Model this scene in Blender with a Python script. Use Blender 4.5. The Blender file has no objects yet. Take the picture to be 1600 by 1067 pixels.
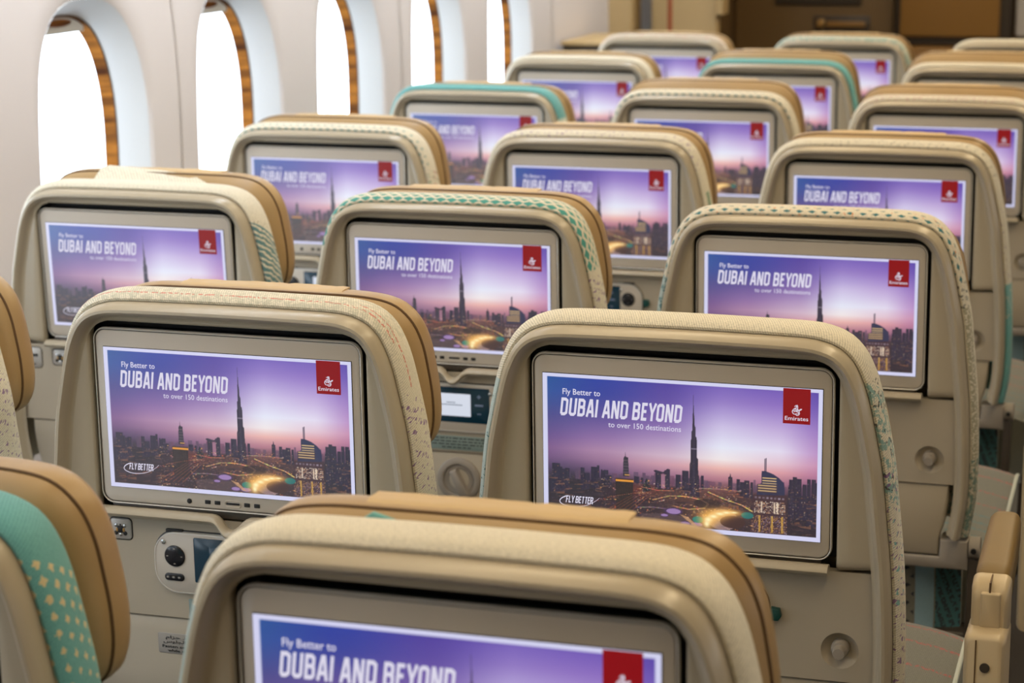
import bpy, bmesh, math, random
import numpy as np
from mathutils import Vector, Matrix

# ------------------------------------------------------------------ camera, world, lights, exposure
sc = bpy.context.scene
COL = sc.collection
H = 0.98                     # height of a screen's top edge above the floor
TILT = 0.0328                # recline of the seat backs
vs = sc.view_settings
vs.view_transform = 'Standard'; vs.look = 'None'; vs.exposure = 0.0; vs.gamma = 1.0
vs.use_curve_mapping = False

cam_d = bpy.data.cameras.new('camera'); cam = bpy.data.objects.new('camera', cam_d)
COL.objects.link(cam); sc.camera = cam
YAW, PIT, ROL = -0.3004, -0.2069, -0.0051
_f = Vector((math.sin(YAW)*math.cos(PIT), math.cos(YAW)*math.cos(PIT), math.sin(PIT)))
_r = Vector((math.cos(YAW), -math.sin(YAW), 0)); _u = _r.cross(_f)
_rr = _r*math.cos(ROL) + _u*math.sin(ROL); _uu = -_r*math.sin(ROL) + _u*math.cos(ROL)
cam.matrix_world = Matrix(((_rr.x, _uu.x, -_f.x, 1.6712), (_rr.y, _uu.y, -_f.y, -1.3199),
                           (_rr.z, _uu.z, -_f.z, 0.5071 + H), (0, 0, 0, 1)))
cam_d.sensor_width = 36.0; cam_d.lens = 3415.0/1600*36; cam_d.clip_start = 0.05
cam_d.dof.use_dof = True; cam_d.dof.focus_distance = 2.3; cam_d.dof.aperture_fstop = 9.0

world = bpy.data.worlds.new('sky'); sc.world = world; world.use_nodes = True
bg = world.node_tree.nodes['Background']
bg.inputs['Color'].default_value = (0.86, 0.94, 1.0, 1); bg.inputs['Strength'].default_value = 5.5

def area(name, loc, sx, sy, power, color, rot=(0, 0, 0), portal=False):
    d = bpy.data.lights.new(name, 'AREA'); d.shape = 'RECTANGLE'; d.size = sx; d.size_y = sy
    d.energy = power; d.color = color
    o = bpy.data.objects.new(name, d); COL.objects.link(o); o.location = loc; o.rotation_euler = rot
    if portal: d.cycles.is_portal = True
    return o
WARM = (1.0, 0.78, 0.48)
area('ceiling_light_aisle', (1.75, 3.1, 2.14), 0.20, 8.0, 44, WARM)
area('ceiling_light_centre', (0.85, 3.1, 2.14), 0.20, 8.0, 27, WARM)
area('sidewall_fill_light', (0.18, 2.2, 2.12), 0.12, 8.0, 62, (0.84, 0.92, 1.0), (0, math.radians(40), 0))  # cool fill lamp added to brighten the window-side wall
area('galley_light', (0.8, 7.0, 2.10), 1.2, 0.3, 6, WARM)
area('far_windows_daylight', (5.36, 2.0, 1.25), 0.4, 9.0, 22, (0.92, 0.96, 1.0), (0, math.radians(90), 0))

# ------------------------------------------------------------------ node helpers
def srgb(r, g, b):
    def f(c):
        c /= 255.0
        return c/12.92 if c <= 0.04045 else ((c+0.055)/1.055)**2.4
    return (f(r), f(g), f(b), 1.0)

class NT:
    def __init__(s, name):
        s.m = bpy.data.materials.new(name); s.m.use_nodes = True
        s.t = s.m.node_tree; s.t.nodes.clear()
        s.out = s.t.nodes.new('ShaderNodeOutputMaterial')
    def n(s, typ, **k):
        nd = s.t.nodes.new(typ)
        for a, b in k.items(): setattr(nd, a, b)
        return nd
    def put(s, sock, v):
        if v is None: return
        if isinstance(v, bpy.types.NodeSocket): s.t.links.new(v, sock)
        else: sock.default_value = v
    def math(s, op, a, b=None, c=None):
        nd = s.n('ShaderNodeMath', operation=op)
        s.put(nd.inputs[0], a); s.put(nd.inputs[1], b); s.put(nd.inputs[2], c)
        return nd.outputs[0]
    def mix(s, f, a, b):
        nd = s.n('ShaderNodeMix', data_type='RGBA')
        s.put(nd.inputs[0], f); s.put(nd.inputs[6], a); s.put(nd.inputs[7], b)
        return nd.outputs[2]
    def comb(s, x, y, z=0.0):
        nd = s.n('ShaderNodeCombineXYZ')
        s.put(nd.inputs[0], x); s.put(nd.inputs[1], y); s.put(nd.inputs[2], z)
        return nd.outputs[0]
    def noise(s, vec, scale, detail=2.0, rough=0.5):
        nd = s.n('ShaderNodeTexNoise'); s.put(nd.inputs['Vector'], vec)
        nd.inputs['Scale'].default_value = scale; nd.inputs['Detail'].default_value = detail
        nd.inputs['Roughness'].default_value = rough
        return nd.outputs['Fac']
    def bsdf(s, color, rough=0.5, **k):
        b = s.n('ShaderNodeBsdfPrincipled')
        s.put(b.inputs['Base Color'], color); s.put(b.inputs['Roughness'], rough)
        for a, v in k.items(): s.put(b.inputs[a.replace('_', ' ')], v)
        s.t.links.new(b.outputs[0], s.out.inputs[0])
        return b
    def bump(s, b, h, strength=0.2, dist=0.001):
        nd = s.n('ShaderNodeBump'); nd.inputs['Strength'].default_value = strength
        nd.inputs['Distance'].default_value = dist
        s.put(nd.inputs['Height'], h); s.t.links.new(nd.outputs[0], b.inputs['Normal'])

def plain(name, col, rough=0.5, var=0.05, scale=30, bump=0.0, **k):
    t = NT(name); tc = t.n('ShaderNodeTexCoord').outputs['Object']
    nz = t.noise(tc, scale, 3)
    c2 = tuple(min(1, x*(1-var*2)) for x in col[:3])+(1,)
    b = t.bsdf(t.mix(nz, c2, col), rough, **k)
    if bump: t.bump(b, t.noise(tc, 900, 2), bump, 0.0004)
    return t.m

def emit(name, col, strength=1.0, coat=0.0):
    t = NT(name)
    b = t.bsdf((0.01, 0.01, 0.01, 1), 0.3, Emission_Color=col, Emission_Strength=strength)
    return t.m

M = {}
M['shell'] = plain('moulded_shell_plastic', srgb(172, 161, 140), 0.28, 0.02, 6, 0.12)
M['panel'] = plain('back_panel_plastic', srgb(176, 166, 148), 0.44, 0.02, 6, 0.12)
M['bezel'] = plain('monitor_bezel_plastic', srgb(190, 182, 170), 0.34, 0.02, 6, 0.05)
M['rim'] = plain('monitor_rim_satin_metal', srgb(226, 222, 214), 0.22, 0.02, 6, Metallic=0.35)
M['black'] = plain('black_recess', (0.008, 0.008, 0.009, 1), 0.45)
M['blackgloss'] = plain('black_button_plastic', (0.012, 0.013, 0.018, 1), 0.18)
M['grey'] = plain('grey_bracket_plastic', srgb(150, 142, 132), 0.42, 0.03)
M['dark'] = plain('dark_frame_metal', srgb(66, 58, 50), 0.4, 0.05)
M['leather'] = plain('tan_leather', srgb(170, 141, 98), 0.40, 0.06, 14, 0.25)
M['leather2'] = plain('pale_tan_leather', srgb(196, 168, 122), 0.5, 0.05, 14, 0.2)
M['seam'] = plain('dark_seam_thread', srgb(92, 66, 38), 0.7)
M['armpad'] = plain('ochre_armrest_pad', srgb(118, 94, 48), 0.5, 0.05, 14, 0.15)
M['armplastic'] = plain('armrest_plastic', srgb(186, 168, 136), 0.38, 0.02)
M['silver'] = plain('silver_socket_plastic', srgb(178, 174, 168), 0.3, 0.02, 10, Metallic=0.3)
M['hs_dark'] = plain('dark_teal_display_glass', srgb(12, 52, 72), 0.15)
M['teal_dark'] = plain('dark_green_button', srgb(16, 70, 66), 0.3)
M['label'] = plain('grey_green_placard', srgb(126, 144, 140), 0.5)
M['placard'] = plain('grey_placard', srgb(150, 146, 140), 0.5)
M['ink'] = plain('placard_ink', srgb(45, 48, 50), 0.6)
M['chrome'] = plain('bright_metal', srgb(210, 214, 216), 0.12, 0.01, 10, Metallic=0.9)
M['brass'] = plain('brass_contact', srgb(190, 150, 90), 0.3, 0.01, 10, Metallic=0.7)
M['wall'] = plain('sidewall_panel', srgb(214, 208, 208), 0.55, 0.01, 2)
M['reveal'] = plain('white_window_reveal', srgb(205, 208, 212), 0.5, 0.01, 2)
M['seamline'] = plain('panel_joint', srgb(200, 190, 176), 0.6)
M['floor'] = plain('grey_brown_carpet', srgb(74, 68, 64), 0.95, 0.25, 250)
M['ceiling'] = plain('ceiling_panel', srgb(218, 208, 190), 0.6, 0.01, 2)
M['tanpanel'] = plain('tan_laminate_partition', srgb(190, 164, 118), 0.5, 0.04, 3)
M['galley'] = plain('brown_laminate', srgb(112, 88, 54), 0.5, 0.05, 3)
M['gold'] = plain('golden_laminate', srgb(146, 108, 54), 0.42, 0.05, 3)
M['redstripe'] = plain('red_brown_trim', srgb(160, 82, 46), 0.5, 0.05)
M['curtain'] = plain('silver_grey_curtain', srgb(196, 192, 188), 0.5, 0.06, 20)
M['hs_white'] = emit('handset_lit_display', srgb(226, 232, 246), 0.85)
M['hs_text'] = emit('handset_display_text', srgb(120, 135, 160), 0.5)
M['txt'] = emit('white_screen_lettering', srgb(226, 222, 240), 0.92)
M['flag'] = emit('red_screen_flag', srgb(160, 6, 22), 0.68)

def wood_mat():
    t = NT('wood_grain_ring'); tc = t.n('ShaderNodeTexCoord').outputs['Object']
    mp = t.n('ShaderNodeMapping'); t.put(mp.inputs['Vector'], tc); mp.inputs['Scale'].default_value = (4, 4, 46)
    n1 = t.noise(mp.outputs[0], 1.0, 4, 0.6)
    r = t.n('ShaderNodeValToRGB'); t.put(r.inputs[0], n1)
    r.color_ramp.elements[0].position = 0.32; r.color_ramp.elements[0].color = srgb(66, 32, 8)
    r.color_ramp.elements[1].position = 0.62; r.color_ramp.elements[1].color = srgb(158, 100, 36)
    t.bsdf(r.outputs[0], 0.7, Specular_IOR_Level=0.15)
    return t.m
M['wood'] = wood_mat()

def glass_mat():
    t = NT('window_pane_acrylic')
    a = t.n('ShaderNodeBsdfTransparent'); a.inputs[0].default_value = (0.96, 0.98, 1, 1)
    g = t.n('ShaderNodeBsdfGlossy'); g.inputs['Roughness'].default_value = 0.05
    mx = t.n('ShaderNodeMixShader'); mx.inputs[0].default_value = 0.05
    t.t.links.new(a.outputs[0], mx.inputs[1]); t.t.links.new(g.outputs[0], mx.inputs[2])
    t.t.links.new(mx.outputs[0], t.out.inputs[0])
    return t.m
M['glass'] = glass_mat()

def screen_mat():
    t = NT('lit_screen_picture')
    at = t.n('ShaderNodeAttribute', attribute_name='picture')
    t.bsdf((0.012, 0.012, 0.014, 1), 0.34, Emission_Color=at.outputs['Color'], Emission_Strength=1.08,
           Coat_Weight=1.0, Coat_Roughness=0.38, Coat_IOR=1.75)
    return t.m
M['screen'] = screen_mat()

# ---- woven fabric: U runs along the seat edge (0 = top middle, + to the right), V from the plastic lip outwards
TEAL = srgb(104, 170, 172); TEALD = srgb(58, 116, 124); CREAM = srgb(228, 221, 202); CREAM2 = srgb(189, 184, 168)
PURPLE = srgb(124, 86, 142); RED = srgb(198, 96, 84); INK = srgb(52, 56, 62); PALE = srgb(176, 196, 196)
ORANGE = srgb(206, 140, 92); GREEN = srgb(110, 140, 104)
def fabric(name, regions, base=CREAM, base2=CREAM2):
    t = NT(name); uv = t.n('ShaderNodeUVMap').outputs[0]
    sp = t.n('ShaderNodeSeparateXYZ'); t.put(sp.inputs[0], uv); U, V = sp.outputs[0], sp.outputs[1]
    weave = t.noise(t.comb(t.math('MULTIPLY', U, 260.0), t.math('MULTIPLY', V, 1100.0)), 1.0, 2, 0.6)
    rib = t.math('SINE', t.math('MULTIPLY', t.math('ADD', U, t.math('MULTIPLY', V, 0.35)), 2400.0))
    f = t.math('MULTIPLY_ADD', rib, 0.13, weave)
    rmp = t.n('ShaderNodeMapRange'); t.put(rmp.inputs[0], f)
    rmp.inputs[1].default_value = 0.33; rmp.inputs[2].default_value = 0.62
    fac = rmp.outputs[0]
    c = t.mix(fac, base2, base)
    for (u0, u1, kind, col, p) in regions:
        if kind == 'solid':
            m = 0.94
            if p.get('weave'): m = t.math('MULTIPLY_ADD', fac, 0.25, 0.72)
        elif kind == 'diamond':
            s = p.get('s', 0.012); sv = p.get('sv', 0.010)
            row = t.math('FLOOR', t.math('DIVIDE', V, sv))
            a = t.math('FRACT', t.math('ADD', t.math('DIVIDE', U, s), t.math('MULTIPLY', row, 0.5)))
            b = t.math('FRACT', t.math('DIVIDE', V, sv))
            jit = t.noise(t.comb(t.math('MULTIPLY', U, 300.0), t.math('MULTIPLY', V, 300.0)), 1.0, 1)
            d = t.math('ADD', t.math('ABSOLUTE', t.math('SUBTRACT', a, 0.5)), t.math('ABSOLUTE', t.math('SUBTRACT', b, 0.5)))
            d = t.math('ADD', d, t.math('MULTIPLY', t.math('SUBTRACT', jit, 0.5), p.get('jit', 0.3)))
            r = t.math('SUBTRACT', p.get('r', 0.46), t.math('MULTIPLY', row, p.get('fall', 0.07)))
            if p.get('fallu'):
                r = t.math('SUBTRACT', r, t.math('MULTIPLY', t.math('SUBTRACT', t.math('ABSOLUTE', U), p.get('u0', 0.2)), p['fallu']))
            m = t.math('LESS_THAN', d, r)
            if p.get('vmax'): m = t.math('MULTIPLY', m, t.math('LESS_THAN', V, p['vmax']))
        elif kind == 'dash':
            an = p.get('an', 0.5)
            x = t.math('ADD', U, t.math('MULTIPLY', V, an)); y = t.math('SUBTRACT', V, t.math('MULTIPLY', U, an*0.2))
            nz = t.noise(t.comb(t.math('MULTIPLY', x, p.get('fx', 420.0)), t.math('MULTIPLY', y, p.get('fy', 130.0))), 1.0, 1.0)
            big = t.noise(t.comb(t.math('MULTIPLY', U, 60.0), t.math('MULTIPLY', V, 60.0)), 1.0, 1.0)
            m = t.math('GREATER_THAN', t.math('MULTIPLY_ADD', t.math('SUBTRACT', big, 0.5), 0.25, nz), p.get('th', 0.6))
            rw_ = t.math('SINE', t.math('MULTIPLY', t.math('ADD', U, t.math('MULTIPLY', V, -.35)), 6.2832/p.get('rows', .0125)))
            m = t.math('MULTIPLY', m, t.math('GREATER_THAN', rw_, p.get('cut', -.25)))
            m = t.math('MULTIPLY', m, 0.85)
        elif kind == 'mottle':
            nz = t.noise(t.comb(t.math('MULTIPLY', U, 110.0), t.math('MULTIPLY', V, 130.0)), 1.0, 4.0, 0.75)
            m = t.math('GREATER_THAN', nz, p.get('th', 0.5)); m = t.math('MULTIPLY', m, p.get('a', 0.9))
        elif kind == 'stripe':
            nz = t.noise(t.comb(t.math('MULTIPLY', U, 70.0), t.math('MULTIPLY', V, 70.0)), 1.0, 2.0)
            x = t.math('ADD', t.math('ADD', t.math('MULTIPLY', U, 620.0), t.math('MULTIPLY', V, -420.0)), t.math('MULTIPLY', nz, 9.0))
            m = t.math('GREATER_THAN', t.math('SINE', x), p.get('th', -0.35)); m = t.math('MULTIPLY', m, 0.9)
        elif kind == 'row':
            nz = t.noise(t.comb(t.math('MULTIPLY', U, p.get('fx', 90.0)), 0.0), 1.0, 2.0)
            wob = t.math('MULTIPLY', t.math('SUBTRACT', nz, 0.5), 0.006)
            d = t.math('ABSOLUTE', t.math('SUBTRACT', t.math('ADD', V, wob), p.get('v', 0.03)))
            fine = t.noise(t.comb(t.math('MULTIPLY', U, 260.0), t.math('MULTIPLY', V, 200.0)), 1.0, 1.0)
            m = t.math('MULTIPLY', t.math('LESS_THAN', d, p.get('w', 0.0016)), t.math('GREATER_THAN', fine, p.get('th', 0.46)))
            m = t.math('MULTIPLY', m, 0.8)
        Us = t.math('SUBTRACT', U, t.math('MULTIPLY', V, p.get('skew', 0.0)))
        g = t.math('MULTIPLY', t.math('GREATER_THAN', Us, u0), t.math('LESS_THAN', Us, u1))
        c = t.mix(t.math('MULTIPLY', m, g), c, col)
    b = t.bsdf(c, 0.92, Sheen_Weight=0.15)
    t.bump(b, fac, 0.35, 0.0006)
    return t.m

# ------------------------------------------------------------------ object helpers
def tag(o, label=None, cat=None, group=None, kind=None):
    if label: o['label'] = label
    if cat: o['category'] = cat
    if group: o['group'] = group
    if kind: o['kind'] = kind
    return o
def empty(name, loc=(0, 0, 0)):
    o = bpy.data.objects.new(name, None); COL.objects.link(o); o.location = loc; o.empty_display_size = 0.1
    return o
def finish(name, bm, mat, parent=None, smooth=True, auto=40):
    me = bpy.data.meshes.new(name); bmesh.ops.recalc_face_normals(bm, faces=bm.faces)
    bm.to_mesh(me); bm.free()
    for p in me.polygons: p.use_smooth = smooth
    if smooth and auto: me.set_sharp_from_angle(angle=math.radians(auto))
    o = bpy.data.objects.new(name, me); COL.objects.link(o)
    for m in (mat if isinstance(mat, (list, tuple)) else [mat]): me.materials.append(m)
    if parent: o.parent = parent
    return o
def back(bm):
    "carry a mesh drawn in the seat-back frame (y depth, z relative to the screen's top) into the reclined back"
    c, s = math.cos(TILT), math.sin(TILT)
    for v in bm.verts:
        x, y, z = v.co
        v.co = (x, y*c - z*s, z*c + y*s + H)
    return bm
def loft(bm, rings, cu=False, cv=False, mi=0):
    vv = [[bm.verts.new(p) for p in r] for r in rings]
    nr, n = len(vv), len(vv[0]); fs = []
    for i in range(nr if cv else nr-1):
        a, b = vv[i], vv[(i+1) % nr]
        for j in range(n if cu else n-1):
            k = (j+1) % n
            f = bm.faces.new((a[j], a[k], b[k], b[j])); f.material_index = mi; fs.append(f)
    return vv, fs
def cap(bm, ring, mi=0):
    f = bm.faces.new(ring); f.material_index = mi; return f
def rrect(cx, cz, w, h, r, n=6):
    pts = []
    r = min(r, w/2-1e-5, h/2-1e-5)
    for (sx, sz, a0) in ((1, 1, 0), (-1, 1, 90), (-1, -1, 180), (1, -1, 270)):
        for i in range(n+1):
            a = math.radians(a0 + 90*i/n)
            pts.append((cx+sx*(w/2-r)+r*math.cos(a), cz+sz*(h/2-r)+r*math.sin(a)))
    return pts
def circle(cx, cz, r, n=28): return [(cx+r*math.cos(2*math.pi*i/n), cz+r*math.sin(2*math.pi*i/n)) for i in range(n)]
def inset(pts, d):
    n = len(pts); out = []
    for i in range(n):
        p0, p1, p2 = Vector(pts[i-1]), Vector(pts[i]), Vector(pts[(i+1) % n])
        a = (p1-p0); b = (p2-p1)
        if a.length < 1e-9: a = b
        if b.length < 1e-9: b = a
        tdir = (a.normalized()+b.normalized())
        if tdir.length < 1e-6: tdir = a
        tdir.normalize(); nrm = Vector((-tdir.y, tdir.x))
        out.append(tuple(p1 + nrm*d))
    return out
def prism(bm, pts, y0, y1, bev=0.001, mi=0, back_cap=True):
    "solid plate from a counter-clockwise (x,z) outline; y0 is the face towards the viewer"
    r0 = [(x, y0, z) for x, z in inset(pts, bev)]
    r1 = [(x, y0+bev*0.35, z) for x, z in inset(pts, bev*0.35)]
    r2 = [(x, y0+bev, z) for x, z in pts]; r3 = [(x, y1, z) for x, z in pts]
    vv, _ = loft(bm, [r0, r1, r2, r3], cu=True, mi=mi)
    cap(bm, vv[0], mi)
    if back_cap: cap(bm, vv[3], mi)
def box(bm, x0, x1, y0, y1, z0, z1, bev=0.0, mi=0):
    vs_ = [bm.verts.new(p) for p in ((x0, y0, z0), (x1, y0, z0), (x1, y1, z0), (x0, y1, z0), (x0, y0, z1), (x1, y0, z1), (x1, y1, z1), (x0, y1, z1))]
    fs = [bm.faces.new([vs_[i] for i in q]) for q in ((0, 3, 2, 1), (4, 5, 6, 7), (0, 1, 5, 4), (1, 2, 6, 5), (2, 3, 7, 6), (3, 0, 4, 7))]
    for f in fs: f.material_index = mi
    if bev:
        bmesh.ops.bevel(bm, geom=list({e for f in fs for e in f.edges}), offset=bev, segments=3, affect='EDGES', profile=0.5)
def tube(bm, path, r, n=10, closed=False, caps=True, mi=0):
    rings = []; m = len(path); path = [Vector(p) for p in path]
    for i in range(m):
        if closed: t = path[(i+1) % m]-path[i-1]
        else: t = path[min(i+1, m-1)]-path[max(i-1, 0)]
        t.normalize()
        up = Vector((0, 1, 0)) if abs(t.y) < 0.9 else Vector((0, 0, 1))
        a = t.cross(up).normalized(); b = t.cross(a)
        rings.append([path[i] + a*r*math.cos(2*math.pi*k/n) + b*r*math.sin(2*math.pi*k/n) for k in range(n)])
    vv, _ = loft(bm, rings, cu=True, cv=closed, mi=mi)
    if caps and not closed: cap(bm, vv[0], mi); cap(bm, vv[-1], mi)
def catmull(ctrl, sub=10):
    out = []; n = len(ctrl)
    for i in range(n-1):
        p0, p1, p2, p3 = [Vector(ctrl[max(0, min(n-1, k))]) for k in (i-1, i, i+1, i+2)]
        for j in range(sub):
            t = j/sub
            out.append(0.5*((2*p1)+(-p0+p2)*t+(2*p0-5*p1+4*p2-p3)*t*t+(-p0+3*p1-3*p2+p3)*t**3))
    out.append(Vector(ctrl[-1])); return out
def resample(pts, n):
    L = [0.0]
    for a, b in zip(pts, pts[1:]): L.append(L[-1]+(b-a).length)
    out = []; k = 0
    for i in range(n):
        s = L[-1]*i/(n-1)
        while k < len(pts)-2 and L[k+1] < s: k += 1
        f = (s-L[k])/max(1e-9, L[k+1]-L[k]); out.append(pts[k].lerp(pts[k+1], min(1, f)))
    return out, L[-1]
def normals2d(path):
    out = []
    for i in range(len(path)):
        t = path[min(i+1, len(path)-1)]-path[max(i-1, 0)]; t.normalize(); out.append(Vector((-t.y, t.x)))
    return out                       # for a path running left-bottom -> top -> right-bottom these point outwards

# ------------------------------------------------------------------ the picture on the screens (a fine coloured grid)
PW, PH = 0.298, 0.1638
def paint_picture(nu=520, nv=288):
    S = 2; W_, H_ = nu*S, nv*S
    rng = np.random.RandomState(4)
    u = (np.arange(W_)+0.5)/W_; v = (np.arange(H_)+0.5)/H_
    UU, VV = np.meshgrid(u, v)
    cu = [0, .2, .45, .65, .85, 1]; cv = [0, .12, .28, .42, .5, .56, .63, 1.0]
    rows = [[(24, 78, 146), (32, 58, 156), (72, 56, 152), (108, 86, 178), (104, 80, 176), (78, 60, 160)],
            [(40, 78, 150), (46, 60, 150), (88, 70, 156), (142, 118, 192), (136, 106, 188), (104, 80, 172)],
            [(70, 70, 135), (92, 76, 146), (124, 96, 166), (198, 186, 224), (188, 166, 214), (150, 116, 188)],
            [(102, 76, 136), (140, 106, 160), (176, 148, 188), (224, 226, 242), (222, 214, 235), (180, 137, 192)],
            [(122, 86, 136), (166, 127, 162), (202, 174, 194), (236, 226, 228), (222, 192, 206), (194, 136, 172)],
            [(112, 80, 126), (150, 111, 146), (200, 150, 165), (228, 176, 170), (214, 152, 160), (178, 115, 150)],
            [(88, 66, 106), (110, 80, 118), (150, 105, 132), (176, 118, 134), (164, 108, 130), (136, 88, 122)],
            [(40, 34, 46)]*6]
    g = np.array(rows, float)
    iu = np.clip(np.searchsorted(cu, u)-1, 0, 4); fu = (u-np.array(cu)[iu])/(np.array(cu)[iu+1]-np.array(cu)[iu])
    iv = np.clip(np.searchsorted(cv, v)-1, 0, 6); fv = (v-np.array(cv)[iv])/(np.array(cv)[iv+1]-np.array(cv)[iv])
    fu = fu*fu*(3-2*fu)*0.5+fu*0.5
    A = g[iv][:, iu]; B = g[iv][:, iu+1]; C = g[iv+1][:, iu]; D = g[iv+1][:, iu+1]
    FU = fu[None, :, None]; FV = fv[:, None, None]
    img = (A*(1-FU)+B*FU)*(1-FV)+(C*(1-FU)+D*FU)*FV
    def blend(mask, col, a=1.0):
        k = (mask*a)[..., None]; img[:] = img*(1-k)+np.array(col, float)*k
    def rect(x0, y0, x1, y1, col, a=1.0):
        i0, i1, j0, j1 = int(max(0, y0*H_)), int(min(H_, y1*H_+1)), int(max(0, x0*W_)), int(min(W_, x1*W_+1))
        if i1 > i0 and j1 > j0: img[i0:i1, j0:j1] = img[i0:i1, j0:j1]*(1-a)+np.array(col, float)*a
    def poly(pts, col, a=1.0):
        xs = [p[0] for p in pts]; ys = [p[1] for p in pts]
        i0, i1, j0, j1 = int(max(0, min(ys)*H_)), int(min(H_, max(ys)*H_+2)), int(max(0, min(xs)*W_)), int(min(W_, max(xs)*W_+2))
        if i1 <= i0 or j1 <= j0: return
        X, Y = UU[i0:i1, j0:j1], VV[i0:i1, j0:j1]; ins = np.zeros(X.shape, bool)
        for k in range(len(pts)):
            (x1, y1), (x2, y2) = pts[k-1], pts[k]
            if y1 == y2: continue
            ins ^= ((y1 > Y) != (y2 > Y)) & (X < (x2-x1)*(Y-y1)/(y2-y1)+x1)
        k = ins[..., None]*a
        img[i0:i1, j0:j1] = img[i0:i1, j0:j1]*(1-k)+np.array(col, float)*k
    def ell(cx, cy, rx, ry, col, a=1.0): blend((((UU-cx)/rx)**2+((VV-cy)/ry)**2 < 1).astype(float), col, a)
    def glow(cx, cy, rx, ry, col, a): blend(np.exp(-(((UU-cx)/rx)**2+((VV-cy)/ry)**2)), col, a)
    # ground
    blend(np.clip((VV-0.635)/0.09, 0, 1)*0.85, (44, 32, 42))
    glow(.36, .74, .07, .04, (150, 60, 44), .45); glow(.55, .77, .14, .06, (140, 84, 54), .32); glow(.66, .71, .12, .04, (150, 88, 76), .35)
    glow(.62, .88, .09, .06, (190, 130, 66), .4); glow(.08, .75, .12, .12, (34, 34, 48), .7); glow(.94, .85, .08, .14, (34, 30, 48), .7)
    def windows(x0, y0, x1, y1, nx, ny, cols, p, a=.8):
        for i in range(nx):
            for j in range(ny):
                if rng.rand() < p:
                    xx = x0+(x1-x0)*(i+.25)/nx; yy = y0+(y1-y0)*(j+.25)/ny
                    rect(xx, yy, xx+(x1-x0)*.5/nx, yy+(y1-y0)*.45/ny, cols[rng.randint(len(cols))], a*(.4+.6*rng.rand()))
    WC = [(226, 170, 96), (240, 210, 160), (200, 120, 70), (150, 120, 140)]
    # far, hazy low skyline
    for i in range(90):
        x = rng.rand(); hgt = .012+.035*rng.rand()**2; wd = .006+.012*rng.rand()
        rect(x, .665-hgt, x+wd, .70, (92+30*rng.rand()-15, 64, 90), .6)
    def tower(x0, x1, y0, yb, col=(44, 38, 60), notch=0, p=.12):
        rect(x0, y0, x1, yb, col)
        if notch > 0: rect(x0, y0-notch, x0+(x1-x0)*.45, y0, col)
        if notch < 0: rect(x0+(x1-x0)*.55, y0+notch, x1, y0, col)
        rect(x0, y0, x0+(x1-x0)*.3, yb, (30, 28, 48), .35)
        n = max(2, int((x1-x0)*220)); windows(x0, y0+.01, x1, yb, n, max(3, int((yb-y0)*70)), WC, p, .5)
    for a in ((.02, .05, .71, .80, 0), (.033, .062, .605, .80, .0), (.062, .082, .64, .80, .012), (.082, .098, .632, .78, 0),
              (.139, .152, .622, .77, .0), (.15, .172, .655, .77, 0), (.177, .19, .612, .75, 0), (.19, .207, .612, .76, -.012),
              (.214, .224, .632, .74, .006), (.224, .24, .627, .74, 0), (.24, .252, .66, .74, 0), (.335, .352, .655, .70, 0), (.36, .368, .66, .70, 0),
              (.413, .434, .612, .727, 0), (.446, .464, .600, .727, 0), (.486, .502, .623, .71, 0), (.509, .531, .593, .74, 0), (.576, .585, .618, .71, 0),
              (.674, .687, .612, .70, 0), (.703, .714, .622, .70, 0), (.716, .732, .64, .73, 0), (.73, .748, .628, .74, 0), (.752, .76, .636, .74, 0),
              (.888, .903, .60, .80, 0), (.9, .93, .592, .80, .012), (.935, .948, .625, .80, 0), (.950, .962, .590, .80, 0), (.966, .98, .590, .82, 0),
              (.978, .988, .61, .85, 0), (.885, .905, .65, .86, 0), (.91, .95, .70, .86, 0), (.95, .975, .72, .9, 0)):
        tower(a[0], a[1], a[2], a[3], notch=a[4])
    poly([(.405, .606), (.413, .600), (.44, .612), (.455, .588), (.464, .590), (.464, .62), (.413, .622)], (48, 40, 62))
    rect(.433, .63, .447, .72, (150, 104, 126))
    poly([(.6775, .612), (.6805, .585), (.6835, .612)], (44, 38, 60))
    poly([(.365, .72), (.38, .66), (.392, .70), (.398, .74), (.365, .76)], (30, 36, 48))
    # slim tower with lit base block
    poly([(.303, .488), (.3045, .528), (.313, .532), (.3165, .66), (.294, .66), (.296, .545), (.2985, .528), (.302, .526)], (46, 42, 58))
    for k in range(5): rect(.297, .55+.02*k, .314, .554+.02*k, (112, 92, 104), .6)
    poly([(.266, .676), (.332, .676), (.327, .89), (.270, .89)], (38, 30, 36)); rect(.268, .683, .332, .696, (226, 150, 52))
    rect(.30, .645, .318, .652, (220, 160, 80), .8)
    windows(.272, .71, .326, .88, 16, 26, [(84, 60, 52)], .7, .5)
    # tallest tower
    poly([(.5475, .082), (.5492, .20), (.5515, .24), (.5525, .292), (.5555, .30), (.5560, .36), (.5600, .37), (.5610, .50),
          (.5655, .51), (.5660, .61), (.569, .62), (.571, .76), (.532, .76), (.533, .70), (.5345, .62), (.536, .543), (.5385, .53),
          (.5385, .388), (.541, .38), (.5415, .33), (.5445, .32), (.5450, .22), (.5464, .20)], (40, 34, 56))
    rect(.548, .3, .5535, .75, (64, 56, 80), .5); rect(.54, .44, .56, .446, (170, 160, 176), .7)
    windows(.534, .52, .569, .75, 12, 44, WC, .10, .45)
    # hotel with a curved crown
    rect(.8005, .475, .8020, .57, (60, 50, 74)); rect(.8055, .470, .8070, .57, (60, 50, 74))
    poly([(.791, .556), (.806, .556), (.832, .572), (.852, .595), (.869, .625), (.872, .66), (.872, .74), (.775, .74), (.776, .645), (.790, .64)], (40, 44, 76))
    poly([(.776, .645), (.846, .640), (.846, .70), (.776, .70)], (60, 48, 64))
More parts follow.
